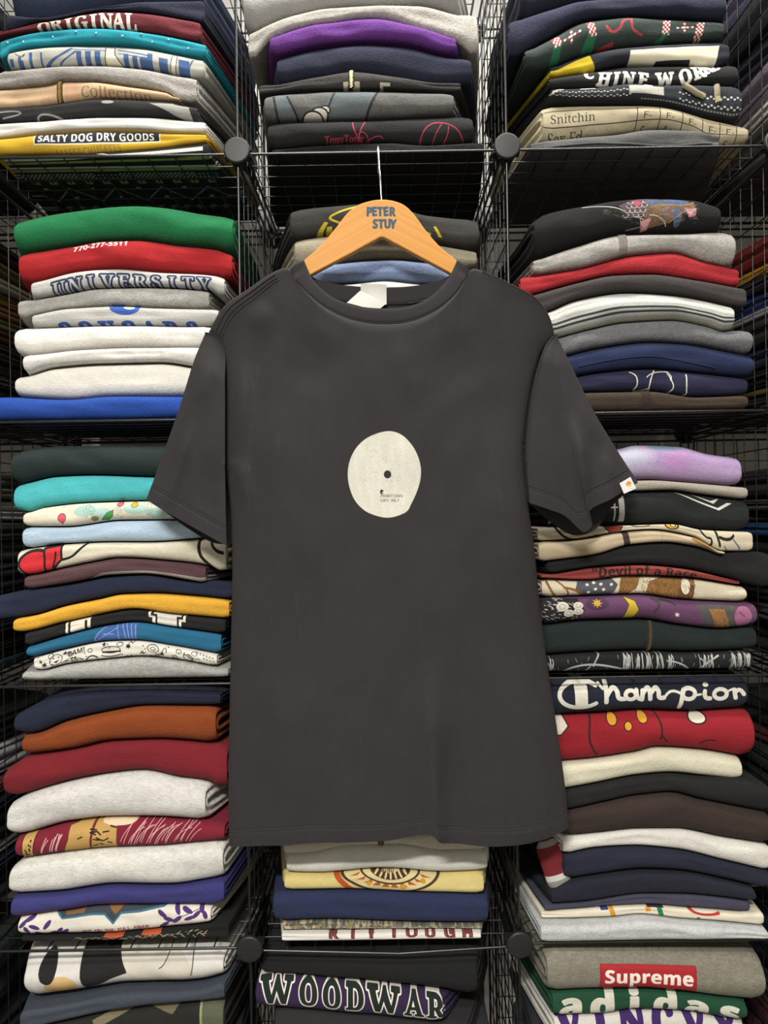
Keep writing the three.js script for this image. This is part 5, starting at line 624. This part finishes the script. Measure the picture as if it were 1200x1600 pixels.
  const zSL = (u, v, x, y) => ZT - 0.012 + (0.022 + 0.006 * v) * Math.pow(Math.sin(Math.PI * clamp(u, 0, 1) * 0.62), 0.55) * lerp(0.35, 1, sstep(v, 0, 0.2)) + fold(x, y) * Math.min(1, u * 6) + hemStep(v, 0.082);
  const gl = patch(...slL, 56, 110, zSL), ml = part('sleeve', gl, fabric, tee);
  part('sleeve_lining_side', patch(...slLb, 40, 60, (u, v, x, y) => ZT - 0.012 - 0.013 * Math.sin(Math.PI * u * 0.8) + 0.001 * nz(x * 20, y * 12, 8)), fabric, ml);
  thread('hem_stitching', ml, along(40, (u) => gl.userData.P(u, 0.915, 0.0004)), 0.0005); thread('hem_stitching', ml, along(40, (u) => gl.userData.P(u, 0.897, 0.0004)), 0.0004);
  thread('armhole_seam', ml, along(16, (u) => gl.userData.P(u, 0.003, 0.0006)), 0.0009);
  const slR = [[869, 520, 871, 521, 873, 522], [824, 786, 850, 795, 878, 806, 900, 826, 908, 831, 921, 820, 914, 800, 950, 780, 975, 767, 1001, 753], [869, 520, 850, 545, 836, 585, 826, 640, 820, 710, 824, 786], [873, 522, 900, 578, 930, 638, 962, 692, 1001, 753]];
  const slRb = [[869, 520, 871, 521, 873, 522], [824, 780, 860, 812, 905, 838, 940, 828, 962, 795, 1001, 754], [869, 520, 850, 545, 836, 585, 826, 640, 822, 710, 824, 780], [873, 522, 900, 578, 930, 638, 962, 692, 1001, 753]];
  const zSR = (u, v, x, y) => ZT - 0.012 + (0.024 + 0.004 * v) * Math.pow(Math.sin(Math.PI * clamp(1 - u, 0, 1) * 0.6), 0.5) * lerp(0.4, 1, sstep(v, 0, 0.2)) + 0.008 * Math.exp(-(((u - 0.68) / 0.13) ** 2)) * v + fold(x, y) * Math.min(1, (1 - u) * 6, u * 8) + hemStep(v, 0.08);
  const gr = patch(...slR, 90, 110, zSR), mr = part('sleeve', gr, fabric, tee);
  part('sleeve_lining_side', patch(...slRb, 40, 60, (u, v, x, y) => ZT - 0.012 - 0.016 * Math.sin(Math.PI * u * 0.9) + 0.001 * nz(x * 20, y * 12, 8)), fabric, mr);
  thread('hem_stitching', mr, along(70, (u) => gr.userData.P(u, 0.918, 0.0004)), 0.0005); thread('hem_stitching', mr, along(70, (u) => gr.userData.P(u, 0.9, 0.0004)), 0.0004);
  thread('armhole_seam', mr, along(50, (v) => gr.userData.P(0.004, lerp(0.01, 0.78, v), 0.0006)), 0.0009);
  // shoulder seams
  let uN = 0, uR = 1; for (let i = 0; i <= 150; i++) { const p = front.userData.P(i / 150, 0); if (p.x < neckL) uN = i / 150; if (p.x < neckR) uR = i / 150; }
  for (const [v, r] of [[0.016, 0.001], [0.026, 0.001], [0.034, 0.0007]]) thread('shoulder_seam', frontM, along(30, (t) => front.userData.P(lerp(0.012, uN * 0.86, t), v * (1 - 0.25 * t), 0.0006)), r);
  thread('shoulder_seam', frontM, along(30, (t) => front.userData.P(lerp(uR + 0.03, 0.985, t), 0.007, 0.0005)), 0.0008);
  // ribbed collar: front and back
  const ribC = canvas(256, 8), rx = ribC.getContext('2d'); for (let i = 0; i < 64; i++) { rc(rx, i * 4, 0, 2, 8, '#fff'); rc(rx, i * 4 + 2, 0, 2, 8, '#555'); }
  const rib = new THREE.MeshStandardMaterial({ color: 0x2a2728, roughness: 0.95, bumpMap: asTex(ribC, false), bumpScale: 0.0004 }); rib.bumpMap.repeat.set(1 / 0.11, 1);
  const band = (inner, outer, zi, zo, n = 120, m = 8) => {
    const a = edge(inner, n), b = edge(outer, n), pos = [], uv = [], idx = []; let d = 0;
    for (let i = 0; i <= n; i++) { if (i) d += a[i].distanceTo(a[i - 1]); for (let j = 0; j <= m * 2; j++) { const f = j <= m, q = f ? j / m : 2 - j / m, x = lerp(a[i].x, b[i].x, q), y = lerp(a[i].y, b[i].y, q), zm = lerp(zi(a[i].x), zo(b[i].x), q), th = 0.0014 * Math.sqrt(Math.max(0, 1 - (2 * q - 1) ** 4)); pos.push(x, y, zm + (f ? th : -th)); uv.push(d, q); } }
    const w2 = m * 2 + 1; for (let i = 0; i < n; i++) for (let j = 0; j < m * 2; j++) { const p = i * w2 + j, q = p + w2; idx.push(p, p + 1, q, q, p + 1, q + 1); }
    const g = new THREE.BufferGeometry(); g.setAttribute('position', new THREE.Float32BufferAttribute(pos, 3)); g.setAttribute('uv', new THREE.Float32BufferAttribute(uv, 2)); g.setIndex(idx); g.computeVertexNormals(); return g;
  };
  const inF = [475, 406, 478, 414, 492, 441, 520, 466, 555, 480, 595, 485, 640, 481, 672, 465, 698, 438, 711, 414, 714, 406], outF = [449, 420, ...neckOuter, 737, 421];
  part('collar', band(inF, outF, (x) => ZH + 0.0085 + 0.0175 * neckT(x), (x) => Math.max(ZH + 0.006, zNeckF(x)) + 0.0015), rib, tee, 'ribbed crew neck collar, front');
  thread('collar_seam', tee, edge(outF, 80).map((p) => new THREE.Vector3(p.x, p.y, zNeckF(p.x) + 0.0025)), 0.0006);
  const inB = [475, 406, 480, 419, 492, 428, 525, 435, 560, 438, 595, 439, 640, 438, 670, 434, 699, 426, 710, 418, 714, 406], outB = [449, 420, ...neckBack, 737, 421];
  part('collar', band(inB, outB, (x) => ZH - 0.002 - 0.013 * neckT(x), (x) => zNeckB(x) + 0.001), rib, tee, 'ribbed collar at the back of the neck');
  thread('collar_seam', tee, edge(outB, 80).map((p) => new THREE.Vector3(p.x, p.y, zNeckB(p.x) + 0.003)), 0.0006);
  // white care tag inside the neck, its corner folded forward
  const quad = (pts) => { const g = new THREE.BufferGeometry(), P = pts.map(([x, y, z]) => [...L(x, y, z), z]), n = 8, pos = [], uv = [], idx = []; for (let i = 0; i <= n; i++) for (let j = 0; j <= n; j++) { const u = i / n, v = j / n, q = (k) => (1 - u) * (1 - v) * P[0][k] + u * (1 - v) * P[1][k] + u * v * P[2][k] + (1 - u) * v * P[3][k]; pos.push(q(0), q(1), q(2) + 0.0012 * Math.sin(u * 3.1)); uv.push(u, 1 - v); } for (let i = 0; i < n; i++) for (let j = 0; j < n; j++) { const a = i * (n + 1) + j, b = a + n + 1; idx.push(a, a + 1, b, b, a + 1, b + 1); } g.setAttribute('position', new THREE.Float32BufferAttribute(pos, 3)); g.setAttribute('uv', new THREE.Float32BufferAttribute(uv, 2)); g.setIndex(idx); g.computeVertexNormals(); return g; };
  const tagM = new THREE.MeshStandardMaterial({ color: 0xb4b2ab, roughness: 0.55 });
  const nt = part('neck_tag', quad([[563.5, 443, 0.0275], [604, 445, 0.0275], [604, 476, 0.034], [564, 474, 0.034]]), tagM, tee, 'white satin tag inside the collar');
  part('tag_fold', quad([[563, 454, 0.0345], [604, 474, 0.0385], [589, 486, 0.041], [542, 473, 0.039]]), tagM, nt);
  // small white square label on the sleeve hem
  const lc = canvas(128, 128), lx = lc.getContext('2d'); rc(lx, 0, 0, 128, 128, '#d6d4d2'); el(lx, 80, 56, 29, 30, '#c98a3c'); el(lx, 70, 74, 13, 12, '#d9a866'); ln(lx, [56, 84, 74, 66, 104, 72], '#d6d4d2', 7); rc(lx, 62, 108, 44, 5, '#a9a6a4');
  const lt = new THREE.CanvasTexture(lc); lt.colorSpace = THREE.SRGBColorSpace;
  const zl = ZT + 0.0095; part('sleeve_label', quad([[968, 755, zl + 0.004], [985, 745, zl], [994, 763, zl], [975, 771.5, zl + 0.004]]), new THREE.MeshStandardMaterial({ map: lt, roughness: 0.7 }), mr, 'small white square label with an orange emblem');
}

renderer.render(scene, camera);
